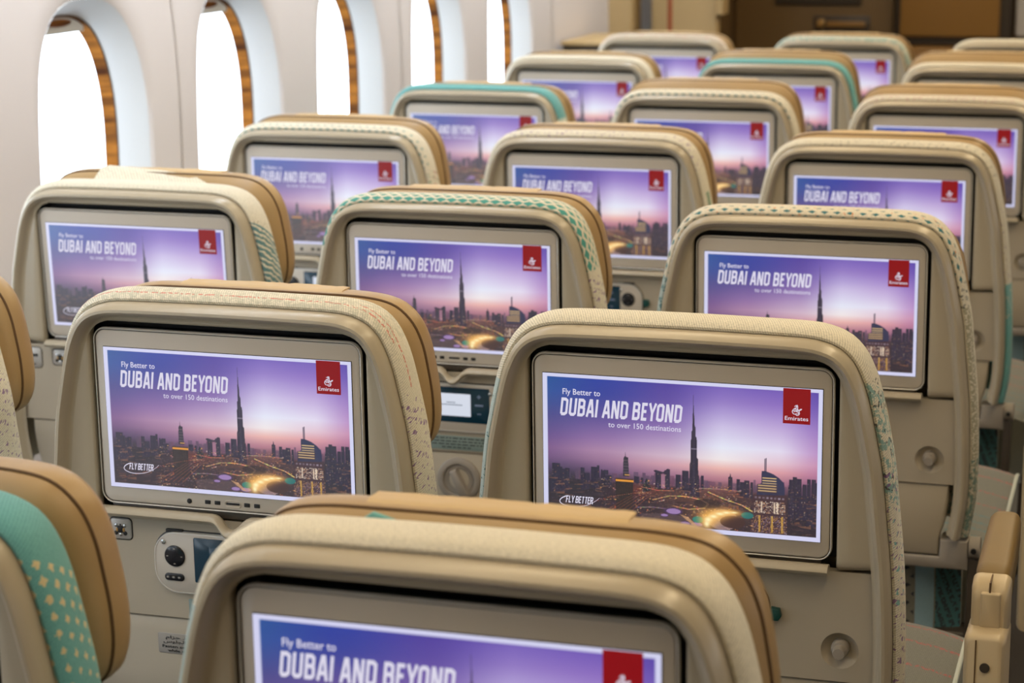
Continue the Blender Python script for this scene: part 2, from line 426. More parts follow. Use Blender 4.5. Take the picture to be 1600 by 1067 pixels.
    for k in range(6): rect(.794 if k < 3 else .779, .598+.017*k, .843, .603+.017*k, (236, 196, 130), .85)
    poly([(.763, .716), (.878, .706), (.882, .97), (.752, .97), (.757, .82)], (64, 42, 52))
    windows(.764, .72, .874, .745, 8, 1, [(190, 180, 200)], 1, .6)
    windows(.766, .755, .876, .835, 26, 11, [(252, 222, 180), (236, 176, 124), (255, 240, 216)], .72, 1.0)
    windows(.757, .85, .882, .965, 30, 15, [(236, 186, 100), (220, 160, 100), (140, 104, 124), (200, 180, 190)], .6, .95)
    for x in (.790, .835, .846): rect(x, .76, x+.004, .83, (255, 236, 206), .7)
    for x in (.782, .826, .862): rect(x, .85, x+.006, .96, (236, 184, 60), .6)
    # streets and lights
    for i in range(2300):
        x = rng.beta(1.5, 1.4); y = .67+.30*rng.rand()**.9; s = .0012+.0022*rng.rand()
        if .266 < x < .332 and y < .89: continue
        if .755 < x < .885: continue
        dim = (.35 if (x < .2 or x > .88) else 1)*(.45+1.1*(math.sin(x*31+3*math.sin(y*23))*math.sin(y*47+x*9) > -.1))
        col = [(238, 170, 90), (250, 220, 170), (214, 96, 56), (170, 130, 150), (120, 84, 110)][rng.choice(5, p=[.32, .18, .16, .14, .2])]
        rect(x, y, x+s*1.6, y+s*1.2, col, dim*(.12+.5*rng.rand()**1.6))
    for i in range(420):
        x = .02+.96*rng.rand(); y = .70+.26*rng.rand(); L = .01+.03*rng.rand()
        if .25 < x < .34 or .74 < x < .89: continue
        poly([(x, y), (x+L, y+L*.9*(rng.rand()-.5)), (x+L, y+.004+L*.5*(rng.rand()-.5)), (x, y+.005)], [(34, 26, 34), (90, 62, 60), (150, 98, 70), (60, 44, 60)][rng.randint(4)], .55)
    def road(pts, wd, col, a):
        for (x0, y0), (x1, y1) in zip(pts, pts[1:]):
            for q in range(14):
                tt = q/14; xx = x0+(x1-x0)*tt; yy = y0+(y1-y0)*tt
                rect(xx, yy, xx+wd, yy+wd*.9, [min(255, c_*(.7+.6*rng.rand())) for c_ in col], a)
    road([(.40, .80), (.46, .765), (.52, .76), (.575, .775), (.60, .80), (.585, .83), (.53, .845), (.47, .83)], .006, (206, 150, 104), .6)
    road([(.60, .72), (.66, .76), (.72, .79), (.76, .83)], .005, (240, 190, 120), .7); road([(.59, .735), (.65, .775), (.71, .81)], .004, (120, 80, 60), .7)
    road([(.57, .70), (.64, .695), (.72, .70)], .004, (220, 170, 130), .5); road([(.36, .72), (.42, .735), (.48, .73)], .004, (222, 130, 90), .6)
    road([(.05, .93), (.15, .87), (.25, .80), (.36, .755)], .004, (180, 96, 66), .5); road([(.34, .86), (.40, .85), (.46, .855)], .005, (150, 118, 130), .6)
    for k in range(6):
        poly([(.20+.02*k, .93), (.205+.02*k, .93), (.33+.012*k, .78), (.327+.012*k, .78)], (200, 96, 62), .35)
    poly([(.36, .965), (.36, .90), (.47, .885), (.56, .93), (.58, .966)], (86, 68, 72), .7)
    ell(.60, .80, .05, .03, (36, 26, 34), .7)
    for (x, y, a) in ((.478, .869, .033), (.445, .90, .016), (.520, .945, .022), (.562, .945, .026)):
        ell(x, y, a, a*.75, (70, 48, 84)); ell(x, y, a*.78, a*.55, (150, 120, 172))
    poly([(.50, .885), (.53, .90), (.565, .955), (.55, .955)], (196, 150, 110), .8)
    ell(.566, .912, .02, .022, (22, 112, 112)); ell(.742, .858, .022, .022, (26, 104, 104)); ell(.655, .90, .055, .07, (190, 160, 168), .55)
    ell(.69, .91, .045, .042, (62, 38, 40))
    for (x, y, rx, ry) in ((.598, .93, .017, .03), (.602, .90, .02, .03), (.622, .88, .022, .025), (.645, .862, .024, .02), (.668, .85, .02, .016), (.695, .848, .02, .012)):
        glow(x, y, rx*1.7, ry*1.7, (255, 190, 90), .6)
    for (x, y, rx, ry) in ((.598, .935, .010, .022), (.603, .905, .013, .016), (.622, .882, .014, .012), (.645, .862, .016, .010), (.668, .850, .014, .008), (.695, .846, .012, .006)):
        glow(x, y, rx, ry, (255, 244, 190), .95)
    # white border
    bw, bh = .018, .025
    m = (UU < bw) | (UU > 1-bw*.85) | (VV < bh) | (VV > 1-bh*1.25)
    blend(m.astype(float), (206, 206, 236))
    img = img.reshape(nv, S, nu, S, 3).mean(axis=(1, 3))
    c = np.clip(img, 0, 255)/255.0
    return np.where(c <= .04045, c/12.92, ((c+.055)/1.055)**2.4)

def picture_mesh():
    nu, nv = 520, 288; img = paint_picture(nu, nv)
    xs = -PW/2+PW*np.arange(nu)/(nu-1); zs = -PH*np.arange(nv)/(nv-1)
    X, Z = np.meshgrid(xs, zs)
    co = np.stack([X, np.full_like(X, -0.0016), Z], -1).reshape(-1, 3)
    idx = np.arange(nu*nv).reshape(nv, nu)
    q = np.stack([idx[1:, :-1], idx[1:, 1:], idx[:-1, 1:], idx[:-1, :-1]], -1).reshape(-1, 4)
    c, s = math.cos(TILT), math.sin(TILT)
    y = co[:, 1].copy(); z = co[:, 2].copy()
    co[:, 1] = y*c-z*s; co[:, 2] = z*c+y*s+H
    me = bpy.data.meshes.new('screen')
    me.vertices.add(len(co)); me.vertices.foreach_set('co', co.ravel())
    me.loops.add(q.size); me.loops.foreach_set('vertex_index', q.ravel().astype(np.int32))
    me.polygons.add(len(q)); me.polygons.foreach_set('loop_start', np.arange(0, q.size, 4, dtype=np.int32))
    me.update(calc_edges=True)
    a = me.color_attributes.new('picture', 'FLOAT_COLOR', 'POINT')
    rgba = np.concatenate([img.reshape(-1, 3), np.ones((nu*nv, 1))], 1).astype(np.float32)
    a.data.foreach_set('color', rgba.ravel())
    me.materials.append(M['screen'])
    return me

# ------------------------------------------------------------------ lettering
GL = {
 'D': (.46, [[(0, 0), (0, 1), (.26, 1), (.40, .90), (.40, .10), (.26, 0), (0, 0)]]),
 'U': (.46, [[(0, 1), (0, .10), (.10, 0), (.30, 0), (.40, .10), (.40, 1)]]),
 'B': (.46, [[(0, 0), (0, 1), (.27, 1), (.38, .91), (.38, .62), (.29, .53), (0, .53)], [(.29, .53), (.40, .43), (.40, .09), (.29, 0), (0, 0)]]),
 'A': (.48, [[(0, 0), (.17, 1), (.27, 1), (.44, 0)], [(.07, .26), (.37, .26)]]),
 'I': (.08, [[(0, 0), (0, 1)]]),
 'N': (.47, [[(0, 0), (0, 1), (.05, 1), (.36, 0), (.41, 0), (.41, 1)]]),
 'E': (.325, [[(.34, 1), (0, 1), (0, 0), (.34, 0)], [(0, .52), (.29, .52)]]),
 'Y': (.405, [[(0, 1), (.20, .42), (.40, 1)], [(.20, .42), (.20, 0)]]),
 'O': (.46, [[(0, .10), (0, .90), (.10, 1), (.30, 1), (.40, .90), (.40, .10), (.30, 0), (.10, 0), (0, .10), (0, .3)]]),
 'F': (.35, [[(.34, 1), (0, 1), (0, 0)], [(0, .50), (.28, .50)]]),
 'L': (.34, [[(0, 1), (0, 0), (.33, 0)]]),
 'T': (.42, [[(0, 1), (.42, 1)], [(.21, 1), (.21, 0)]]),
 'R': (.45, [[(0, 0), (0, 1), (.28, 1), (.39, .90), (.39, .60), (.28, .50), (0, .50)], [(.20, .50), (.41, 0)]]),
}
def stroke(bm, pts, w, y, tf):
    "flat ribbon with mitred corners through 2D points"
    P_ = [Vector(p) for p in pts]; L, R = [], []
    for i in range(len(P_)):
        a = (P_[i]-P_[i-1]).normalized() if i else (P_[1]-P_[0]).normalized()
        b = (P_[i+1]-P_[i]).normalized() if i < len(P_)-1 else a
        n1 = Vector((-a.y, a.x)); n2 = Vector((-b.y, b.x)); m = (n1+n2)
        if m.length < .3: m = n1.copy()
        m.normalize(); k = w/2/max(.45, m.dot(n1))
        L.append(P_[i]+m*k); R.append(P_[i]-m*k)
    lv = [bm.verts.new((tf(p)[0], y, tf(p)[1])) for p in L]; rv = [bm.verts.new((tf(p)[0], y, tf(p)[1])) for p in R]
    for i in range(len(P_)-1): bm.faces.new((lv[i], lv[i+1], rv[i+1], rv[i]))
def word(bm, text, x0, z0, x1, h, w, y, slant=.1, gap=.10, space=.30):
    tot = 0
    for ch in text: tot += space if ch == ' ' else GL[ch][0]+gap+w
    k = (x1-x0)/(tot-gap)/h; x = w/2
    for ch in text:
        if ch == ' ': x += space; continue
        wd, st = GL[ch]
        for s_ in st:
            pts = [Vector((a, w/2+b*(1-w))) for a, b in s_]
            if s_[0] != s_[-1] and len(s_) > 1:
                for e_, n_ in ((0, 1), (-1, -2)):
                    d_ = pts[e_]-pts[n_]
                    if abs(d_.y) > abs(d_.x): pts[e_] = pts[e_]+d_*((w/2-.002)/max(1e-6, abs(d_.y)))
            stroke(bm, pts, w, y, lambda p, x=x: (x0+(x+p[0])*h*k+slant*p[1]*h, z0+p[1]*h))
        x += wd+gap+w
def font_text(bm, text, x0, z0, x1, h, y, bold=0.0, shear=0.0):
    cu = bpy.data.curves.new('t', 'FONT'); cu.body = text; cu.size = 1.0; cu.offset = bold; cu.shear = shear; cu.resolution_u = 2
    ob = bpy.data.objects.new('t', cu); COL.objects.link(ob)
    dg = bpy.context.evaluated_depsgraph_get(); dg.update()
    me = bpy.data.meshes.new_from_object(ob.evaluated_get(dg))
    bpy.data.objects.remove(ob); bpy.data.curves.remove(cu)
    if not len(me.vertices): return
    xs = [v.co.x for v in me.vertices]; a, b = min(xs), max(xs)
    base = len(bm.verts); vv = [bm.verts.new((x0+(v.co.x-a)/(b-a)*(x1-x0), y, z0+v.co.y*h/0.73)) for v in me.vertices]
    for p in me.polygons:
        try: bm.faces.new([vv[i] for i in p.vertices])
        except ValueError: pass
    bpy.data.meshes.remove(me)
def PU(u): return -PW/2+PW*u
def PV(v): return -PH*v

# ------------------------------------------------------------------ the seat
LIP = [(.000, .0530), (.070, .0525), (.125, .0515), (.148, .0485), (.165, .0415), (.178, .0290), (.187, .0120), (.193, -.0050), (.198, -.0250),
       (.204, -.0530), (.210, -.0850), (.2155, -.1350), (.2215, -.1940), (.2245, -.2500), (.2255, -.3070), (.2235, -.3500), (.2165, -.3950)]
def lip_path(n=141, zmin=-.395):
    half = [p for p in catmull([(-x, z) for x, z in reversed(LIP)][:-1]+LIP, 12) if p.y >= zmin]
    return resample(half, n)
def profile_loft(bm, path, prof, mi=0, uv=None, L=None):
    nrm = normals2d(path)
    rings = [[(p.x+n.x*o, y, p.y+n.y*o) for p, n in zip(path, nrm)] for o, y in prof]
    vv, fs = loft(bm, rings, mi=mi)
    if uv is not None:
        lay = (bm.loops.layers.uv.active or bm.loops.layers.uv.new('UVMap')); n = len(path)
        vl = [0.0]
        for (o0, y0), (o1, y1) in zip(prof, prof[1:]): vl.append(vl[-1]+math.hypot(o1-o0, y1-y0))
        pos = {}
        for i, r in enumerate(vv):
            for j, v_ in enumerate(r): pos[v_] = (L*(j/(n-1)-.5), vl[i])
        for f in fs:
            for l in f.loops: l[lay].uv = pos[l.vert]
    return vv, fs

proto = {}
def build_seat():
    root = empty('passenger_seat')
    path, L = lip_path()
    # --- moulded shell: raised lip and face plate round the monitor recess
    bm = bmesh.new()
    profile_loft(bm, path, [(-.001, .030), (.0004, .0080), (.0003, .000), (-.0004, -.0075), (-.0022, -.0135), (-.0050, -.0168), (-.0082, -.0172), (-.0110, -.0142), (-.0130, -.0090), (-.0147, -.0052), (-.0168, -.0032), (-.0190, -.0026)])
    pp, _ = lip_path(121, -.188); nn = normals2d(pp)
    outer = [p+n*-.0185 for p, n in zip(pp, nn)]
    rx, rz, rr_ = .1672, .0312, .0185
    rec = [Vector((-rx, -.188)), Vector((-rx, rz-rr_))]
    rec += [Vector((-rx+rr_+rr_*math.cos(a), rz-rr_+rr_*math.sin(a))) for a in [math.pi-math.pi/2*i/8 for i in range(1, 9)]]
    rec += [Vector((-x, z)) for x, z in [(p.x, p.y) for p in reversed(rec)]]
    rec, _ = resample(rec, 121); rn = normals2d(rec)
    rows = [[(p.x, -.0026, p.y) for p in outer], [((p.x+q.x)/2, -.0026, (p.y+q.y)/2) for p, q in zip(outer, rec)]]
    rows += [[(p.x-n.x*o, y, p.y-n.y*o) for p, n in zip(rec, rn)] for o, y in ((-.0015, -.0026), (.0004, -.0015), (.0014, .001), (.0016, .010))]
    rows = [[(r[0][0], r[0][1]+.009, r[0][2]-.0065), (r[0][0], r[0][1]+.003, r[0][2]-.0045)]+r+[(r[-1][0], r[-1][1]+.003, r[-1][2]-.0045), (r[-1][0], r[-1][1]+.009, r[-1][2]-.0065)] for r in rows]
    loft(bm, rows)
    finish('back_shell', back(bm), M['shell'], root)
    # --- black well behind the monitor
    bm = bmesh.new()
    w0 = [(p.x-n.x*.0016, .010, p.y-n.y*.0016) for p, n in zip(rec, rn)]; w1 = [(x, .028, z) for x, y, z in w0]
    vv, _ = loft(bm, [w0, w1]); bm.faces.new(vv[1])
    finish('monitor_recess', back(bm), M['black'], root)
    # --- monitor
    bm = bmesh.new()
    prism(bm, rrect(0, -.0808, .319, .2026, .013), -.0004, .003, .0022); prism(bm, rrect(0, -.0808, .3170, .2006, .013), .0028, .022, .0005, 1)
    mon = finish('monitor', back(bm), [M['bezel'], M['black']], root)
    bm = bmesh.new(); o = rrect(0, -.0808, .3215, .2050, .0145); i_ = rrect(0, -.0808, .3165, .2000, .012)
    i2 = rrect(0, -.0808, .3185, .2020, .013)
    o = rrect(0, -.0808, .3226, .2062, .0150)
    loft(bm, [[(x, .0028, z) for x, z in o], [(x, .0004, z) for x, z in o], [(x, -.0010, z) for x, z in inset(o, .0004)], [(x, -.0021, z) for x, z in inset(o, .0011)], [(x, -.0018, z) for x, z in inset(o, .0018)], [(x, .001, z) for x, z in inset(o, .0020)]], cu=True)
    loft(bm, [[(x, -.00055, z) for x, z in inset(o, .0019)], [(x, -.00055, z) for x, z in inset(o, .0029)]], cu=True, mi=1)
    tag(finish('monitor_rim', back(bm), [M['rim'], M['dark']], mon), 'thin pale metallic rim')
    me = picture_mesh(); scr = bpy.data.objects.new('screen', me); COL.objects.link(scr); scr.parent = mon
    scr['label'] = 'lit screen showing a city skyline at dusk'
    bm = bmesh.new(); prism(bm, rrect(0, -PH/2, PW+.001, PH+.001, .0005), -.0012, .002, .0003)
    finish('screen_glass', back(bm), M['black'], mon)
    bm = bmesh.new(); y = -.0021
    word(bm, 'DUBAI AND BEYOND', PU(.063), PV(.278), PU(.5065), .0196, .170, y, slant=.11, gap=.05, space=.26)
    font_text(bm, 'Fly Better to', PU(.074), PV(.135), PU(.212), .0066, y, .008)
    font_text(bm, 'to over 150 destinations', PU(.241), PV(.336), PU(.504), .0062, y, .004)
    tag(finish('screen_lettering', back(bm), M['txt'], mon, smooth=False), 'white advertising words on the screen')
    bm = bmesh.new()
    word(bm, 'FLY BETTER', PU(.082), PV(.866), PU(.183), .0078, .16, y, slant=.14, gap=.02, space=.24)
    sw = [(.085, .822), (.068, .838), (.060, .858), (.066, .876), (.085, .889), (.110, .893), (.140, .887), (.170, .868), (.195, .840), (.207, .820)]
    swp = catmull([(PU(a), PV(b)) for a, b in sw], 5)
    for k in range(len(swp)-1):
        stroke(bm, [swp[k], swp[k+1]], .0011*(1-.75*k/len(swp)), y, lambda p: p)
    tag(finish('slogan_lettering', back(bm), M['txt'], mon, smooth=False), 'small white slogan underlined by a swoosh')
    bm = bmesh.new(); x0, x1, z0, z1 = PU(.863), PU(.958), PV(.003), PV(.232)
    bm.faces.new([bm.verts.new(p) for p in ((x0, -.0019, z1), (x1, -.0019, z1), (x1, -.0019, z0), (x0, -.0019, z0))])
    tag(finish('screen_flag', back(bm), M['flag'], mon, smooth=False), 'red airline flag on the screen')
    bm = bmesh.new(); y = -.0023
    font_text(bm, 'Emirates', PU(.870), PV(.2085), PU(.951), .0044, y, .006)
    cx, cz, k = PU(.911), PV(.143), .0058
    arcs = [[(.05, 1.0), (.16, .7), (.12, .2), (.0, -.2)], [(-.45, .72), (-.2, .78), (-.02, .62), (-.2, .42), (-.45, .35)], [(-.2, .95), (-.05, .85), (.0, .6)],
            [(-.62, .18), (-.35, .3), (.05, .22), (.35, .1)], [(-.68, -.1), (-.3, .05), (.15, -.05), (.45, .0)], [(-.55, -.3), (-.2, -.18), (.2, -.3)],
            [(-.66, .12), (-.8, -.25), (-.62, -.62), (-.25, -.7), (.0, -.55)], [(.78, .3), (.5, .12), (.42, -.25), (.5, -.55), (.3, -.85), (-.02, -.9), (-.15, -.7)],
            [(.5, .02), (.72, .1), (.9, .32)], [(.22, -.3), (.32, -.55), (.12, -.68)]]
    for a in arcs:
        pts = catmull(a, 4); stroke(bm, pts, .125, y, lambda p: (cx+p[0]*k, cz+p[1]*k))
    tag(finish('screen_logo', back(bm), M['txt'], mon, smooth=False), 'white calligraphic emblem and airline name')
    bm = bmesh.new(); prism(bm, circle(-.0524, -.1744, .0031, 16), -.0011, .001, .0004); finish('sensor', back(bm), M['black'], mon)
    for px in (-.0297, -.0178, .0183, .0304):
        bm = bmesh.new(); prism(bm, rrect(px, -.1738, .0070, .0046, .0008), -.0009, .001, .0002); finish('socket', back(bm), M['black'], mon)
    bm = bmesh.new()
    loft(bm, [[(x, -.0004, z) for x, z in rrect(.0010, -.1738, .0205, .0085, .0042)], [(x, -.0012, z) for x, z in rrect(.0010, -.1738, .0198, .0078, .0038)],
              [(x, -.0012, z) for x, z in rrect(.0010, -.1738, .0188, .0068, .0033)], [(x, .0005, z) for x, z in rrect(.0010, -.1738, .018, .006, .003)]], cu=True)
    prism(bm, rrect(.0010, -.1738, .0165, .0026, .001), -.0008, .001, .0002, 1); tag(finish('card_slot', back(bm), [M['bezel'], M['black']], mon), 'slot with a raised rim')
    # --- ledge with a finger notch
    bm = bmesh.new(); pts = []
    for i in range(81):
        x = -.1590+.318*i/80; g = math.exp(-(abs(x-.003)/.0135)**2.6)
        pts.append((x, -.0075-.006*g, -.1912-.0145*g))
    rings = []
    for (x, y, z) in pts:
        rings.append([(x, y+.0075*math.cos(a)*1.25, z+.0058*math.sin(a)) for a in [2*math.pi*k/12 for k in range(12)]])
    vv, _ = loft(bm, rings, cu=True); cap(bm, vv[0]); cap(bm, vv[-1])
    finish('monitor_ledge', back(bm), M['shell'], root)
    bm = bmesh.new(); prism(bm, rrect(0, -.188, .30, .010, .002), .0015, .016, .001); finish('ledge_gap', back(bm), M['dark'], root)
    # --- lower panel with the dished coat hook
    bm = bmesh.new()
    hw = lambda z: np.interp(-z, [.19, .25, .318], [.2050, .2082, .2092])
    zz = [-.1955-.122*i/8 for i in range(9)]
    out = [(-hw(z), z) for z in zz]+[(hw(z), z) for z in reversed(zz)]
    hole = circle(.171, -.283, .0200, 32)
    ov = [bm.verts.new((x, .003, z)) for x, z in out]; hv = [bm.verts.new((x, .003, z)) for x, z in hole]
    es = [bm.edges.new((ov[i-1], ov[i])) for i in range(len(ov))]+[bm.edges.new((hv[i-1], hv[i])) for i in range(len(hv))]
    bmesh.ops.triangle_fill(bm, edges=es, use_beauty=True)
    ob_ = [bm.verts.new((x, .014, z)) for x, z in out]
    for i in range(len(ov)): bm.faces.new((ov[i-1], ov[i], ob_[i], ob_[i-1]))
    prev = hv
    for (r, y, dz) in ((.0188, .0048, 0), (.0165, .0085, .0008), (.0125, .0115, .0016), (.0085, .0125, .002)):
        cur = [bm.verts.new((x, y, z)) for x, z in circle(.171, -.283+dz, r, 32)]
        for i in range(32): bm.faces.new((prev[i-1], prev[i], cur[i], cur[i-1]))
        prev = cur
    bm.faces.new(prev)
    finish('lower_panel', back(bm), M['panel'], root)
    bm = bmesh.new(); c = circle(.171, -.2815, 1, 24)
    st = lambda r, y, dz=0: [(.171+(x-.171)*r, y, -.2815+dz+(z+.2815)*r) for x, z in c]
    vv, _ = loft(bm, [st(.0098, .0118), st(.0095, .004), st(.0085, .0015, -.0005), st(.0070, .0010, -.001), st(.0068, -.004, -.0015), st(.0060, -.0062, -.002)], cu=True); cap(bm, vv[-1])
    finish('coat_hook', back(bm), M['grey'], root)
    # --- power and charging sockets
    bm = bmesh.new(); prism(bm, rrect(-.1420, -.2155, .0295, .0275, .006), .0022, .008, .0008, 1); prism(bm, rrect(-.1416, -.2155, .0268, .0252, .005), .0012, .008, .0012)
    ps = finish('power_socket', back(bm), [M['silver'], M['black']], root)
    bm = bmesh.new(); prism(bm, rrect(-.1420, -.2158, .0085, .0085, .001), .0006, .003, .0003)
    for (a, b, r) in ((-.1478, -.2205, .0026), (-.1362, -.2205, .0026), (-.142, -.2105, .0011)): prism(bm, circle(a, b, r, 14), .0006, .003, .0003)
    finish('socket_holes', back(bm), M['black'], ps)
    for (a, b, r) in ((-.1475, -.2115, .0022), (-.1365, -.2115, .0022), (-.142, -.2222, .0022)):
        bm = bmesh.new(); prism(bm, circle(a, b, r, 12), .0004, .003, .0005); finish('contact', back(bm), M['chrome'], ps)
    for (a, b) in ((-.1462, -.2165), (-.1378, -.2165)):
        bm = bmesh.new(); prism(bm, rrect(a, b, .0026, .0046, .001), .0002, .003, .0004); finish('contact', back(bm), M['brass'], ps)
    bm = bmesh.new(); prism(bm, rrect(-.1865, -.2180, .0265, .0345, .007), .0022, .008, .0008, 1); prism(bm, rrect(-.1865, -.2180, .0245, .0325, .0065), .0012, .008, .001)
    us = finish('charging_socket', back(bm), [M['silver'], M['dark']], root)
    bm = bmesh.new(); prism(bm, rrect(-.1865, -.2140, .0118, .0045, .0006), .0006, .003, .0003); prism(bm, circle(-.1865, -.2285, .0014, 12), .0006, .003, .0003)
    finish('port', back(bm), M['black'], us)
    # --- handset in its cradle
    bm = bmesh.new(); prism(bm, rrect(-.002, -.2490, .1985, .0765, .030, 10), .0018, .008, .001, 1)
    prism(bm, rrect(-.002, -.2490, .1945, .0725, .028, 10), -.0020, .008, .002)
    prism(bm, rrect(-.0740, -.2120, .0210, .0040, .001), -.0002, .004, .0005, 1); prism(bm, rrect(.0700, -.2120, .0210, .0040, .001), -.0002, .004, .0005, 1)
    hs = finish('handset', back(bm), [M['bezel'], M['black']], root)
    bm = bmesh.new(); o = rrect(-.002, -.2490, .1958, .0738, .0288, 10); i_ = rrect(-.002, -.2490, .1918, .0698, .0268, 10)
    loft(bm, [[(x, .002, z) for x, z in o], [(x, -.0022, z) for x, z in inset(o, .0006)], [(x, -.0024, z) for x, z in i_], [(x, -.001, z) for x, z in i_]], cu=True)
    finish('handset_rim', back(bm), M['rim'], hs)
    for s in (-1, 1):
        cx = -.002+s*.0715
        bm = bmesh.new(); prism(bm, circle(cx, -.2412, .0128, 28), -.0036, .002, .0012)
        dp = finish('direction_pad', back(bm), M['blackgloss'], hs)
        prs = bmesh.new()
        prism(bm2 := prs, rrect(cx-.0015-s*0.0, -.2665, .0245, .0090, .0044), -.0034, .002, .001); finish('button_bar', back(bm2), M['blackgloss'], hs)
        bm = bmesh.new(); prism(bm, circle(cx-s*-.0135 if s < 0 else cx-.0135, -.2248, .0032, 16), -.0034, .002, .001); finish('button', back(bm), M['chrome'], hs)
        bm = bmesh.new()
        for (dx, dz) in ((0, .0088), (0, -.0088), (.0088, 0), (-.0088, 0)): prism(bm, rrect(cx+dx, -.2412+dz, .0022, .0012, .0003), -.0038, -.003, .0001)
        for dx in (-.008, -.001, .006): prism(bm, rrect(cx-.0015+dx, -.2665, .0030, .0022, .0006), -.0036, -.003, .0001)
        finish('button_symbols', back(bm), M['placard'], hs)
    bm = bmesh.new(); prism(bm, rrect(.0025, -.2440, .1040, .0535, .002), -.0027, .002, .0004)
    tag(finish('handset_screen', back(bm), M['hs_dark'], hs), 'dark glossy handset screen')
    bm = bmesh.new(); prism(bm, rrect(-.0025, -.2440, .0560, .0340, .0008), -.0030, .001, .0002); tag(finish('display', back(bm), M['hs_white'], hs), 'lit white display area')
    bm = bmesh.new()
    prism(bm, rrect(-.005, -.2405, .014, .0012, .0003), -.0032, -.002, .0001); prism(bm, rrect(-.005, -.2440, .036, .0012, .0003), -.0032, -.002, .0001)
    prism(bm, rrect(.0385, -.2300, .0060, .0016, .0003), -.0030, -.002, .0001); prism(bm, rrect(.0385, -.2300, .0016, .0060, .0003), -.0030, -.002, .0001)
    prism(bm, rrect(.0385, -.2560, .0060, .0016, .0003), -.0030, -.002, .0001); prism(bm, rrect(.0385, -.2430, .0130, .0026, .0005), -.0030, -.002, .0001)
    finish('display_symbols', back(bm), M['hs_text'], hs)
    bm = bmesh.new(); prism(bm, [(.0985, -.2400), (.0985, -.2540), (.1065, -.2540), (.1095, -.2490), (.1075, -.2410)], -.0040, .004, .001); finish('handset_release', back(bm), M['teal_dark'], root)
    # --- instruction placard
    bm = bmesh.new(); prism(bm, rrect(.002, -.3040, .1260, .0215, .001), .0018, .006, .0004); pl = tag(finish('instruction_placard', back(bm), M['label'], root), 'grey green instruction strip')
    bm = bmesh.new(); rnd = random.Random(3)
    for k, (a, b) in enumerate(((-.056, .058), (-.050, .052), (-.058, .060), (-.022, .024))):
        x = a
        while x < b:
            wd = .003+.007*rnd.random(); prism(bm, rrect(x+wd/2, -.2968-.0046*k, wd, .0017, .0004), .0015, .003, .0001); x += wd+.0018
    finish('placard_text', back(bm), M['ink'], pl)
    # --- folded table with its turning latch
    bm = bmesh.new()
    tb = [(-.1990, -.3195), (-.1990, -.34), (-.1955, -.37), (-.1875, -.398), (-.1865, -.4225), (.1865, -.4225), (.1875, -.398), (.1955, -.37), (.1990, -.34), (.1990, -.3195)]
    prism(bm, tb, .0055, .026, .003); finish('folding_table', back(bm), M['panel'], root)
    bm = bmesh.new(); c = circle(0, 0, 1, 36); cz_ = -.3610
    st = lambda r, y: [(.0025+x*r, y, cz_+z*r) for x, z in c]
    vv, _ = loft(bm, [st(.0340, .0060), st(.0335, .0025), st(.0300, .0005), st(.0250, .0008), st(.0230, .0040), st(.0222, .0046), st(.0215, .0030), st(.0195, .0030), st(.0150, .0058), st(.005, .0062)], cu=True); cap(bm, vv[-1])
    lt = finish('table_latch', back(bm), M['grey'], root)
    bm = bmesh.new()
    an = math.radians(-66); d = Vector((math.cos(an), math.sin(an))); nrm = Vector((-d.y, d.x)); c0 = Vector((.0025, cz_))
    q = [c0-d*.017-nrm*.0055, c0+d*.026-nrm*.0075, c0+d*.026+nrm*.0075, c0-d*.017+nrm*.0055]
    prism(bm, [tuple(p) for p in q], -.0065, .006, .002); finish('latch_handle', back(bm), M['grey'], lt)
    bm = bmesh.new(); prism(bm, rrect(-.0740, -.3510, .0600, .0250, .0022), .0046, .008, .0005); sb = finish('seat_belt_placard', back(bm), M['placard'], root)
    bm = bmesh.new()
    font_text(bm, 'Fasten seat belt', -.0985, -.3562, -.0500, .0036, .0042, .02); font_text(bm, 'while seated', -.0920, -.3612, -.0560, .0036, .0042, .02)
    font_text(bm, '\ufee1\ufe8d\ufeb0\ufea3 \ufec2\ufe91\ufead\ufe8d', -.0940, -.3448, -.0540, .0036, .0042, .02)
    font_text(bm, '\ufeb1\ufeee\ufee0\ufea0\ufedf\ufe8d \ufe80\ufe8e\ufee8\ufe9b\ufe83', -.0970, -.3502, -.0510, .0036, .0042, .02)
    finish('placard_text', back(bm), M['ink'], sb, smooth=False)
    # --- woven cover wrapping the edge of the back, closed towards the front
    bm = bmesh.new(); fp, fL = lip_path(161, -.395)
    prof = [(-.0008, .012), (.0010, .0050), (.0040, .0040), (.0078, .0072), (.0100, .0140), (.0109, .0240), (.0105, .0340), (.0090, .0460), (.0060, .0570), (.0010, .0660), (-.008, .0740), (-.022, .0790), (-.045, .082)]
    vv, fs = profile_loft(bm, fp, prof, uv=True, L=fL)
    cap(bm, vv[-1])
    proto['cover'] = finish('woven_cover', back(bm), fabric_mats['cream'], root)
    proto['cover'].material_slots[0].link = 'OBJECT'; proto['cover'].material_slots[0].material = fabric_mats['cream']
    # --- leather headrest
    bm = bmesh.new()
    ctrl = [(.0, .054), (.08, .0535), (.13, .052), (.163, .045), (.184, .027), (.196, .002), (.2025, -.030), (.2065, -.06), (.2065, -.090), (.200, -.112), (.184, -.124), (.16, -.128), (.08, -.130), (0, -.130)]
    full = catmull(ctrl+[(-x, z) for x, z in reversed(ctrl[1:-1])]+[ctrl[0]], 6)
    hp, hl = resample(full, 161); hp = hp[:-1]
    def hring(ins, y, fl=.0):
        n = len(hp); out = []
        for i in range(n):
            t = (hp[(i+1) % n]-hp[i-1]).normalized(); nr = Vector((-t.y, t.x)); p = hp[i]-nr*ins
            # path is clockwise, so nr already points outwards
            out.append((p.x, y+.006*(abs(p.x)/.2)**2.6, p.y))
        return out
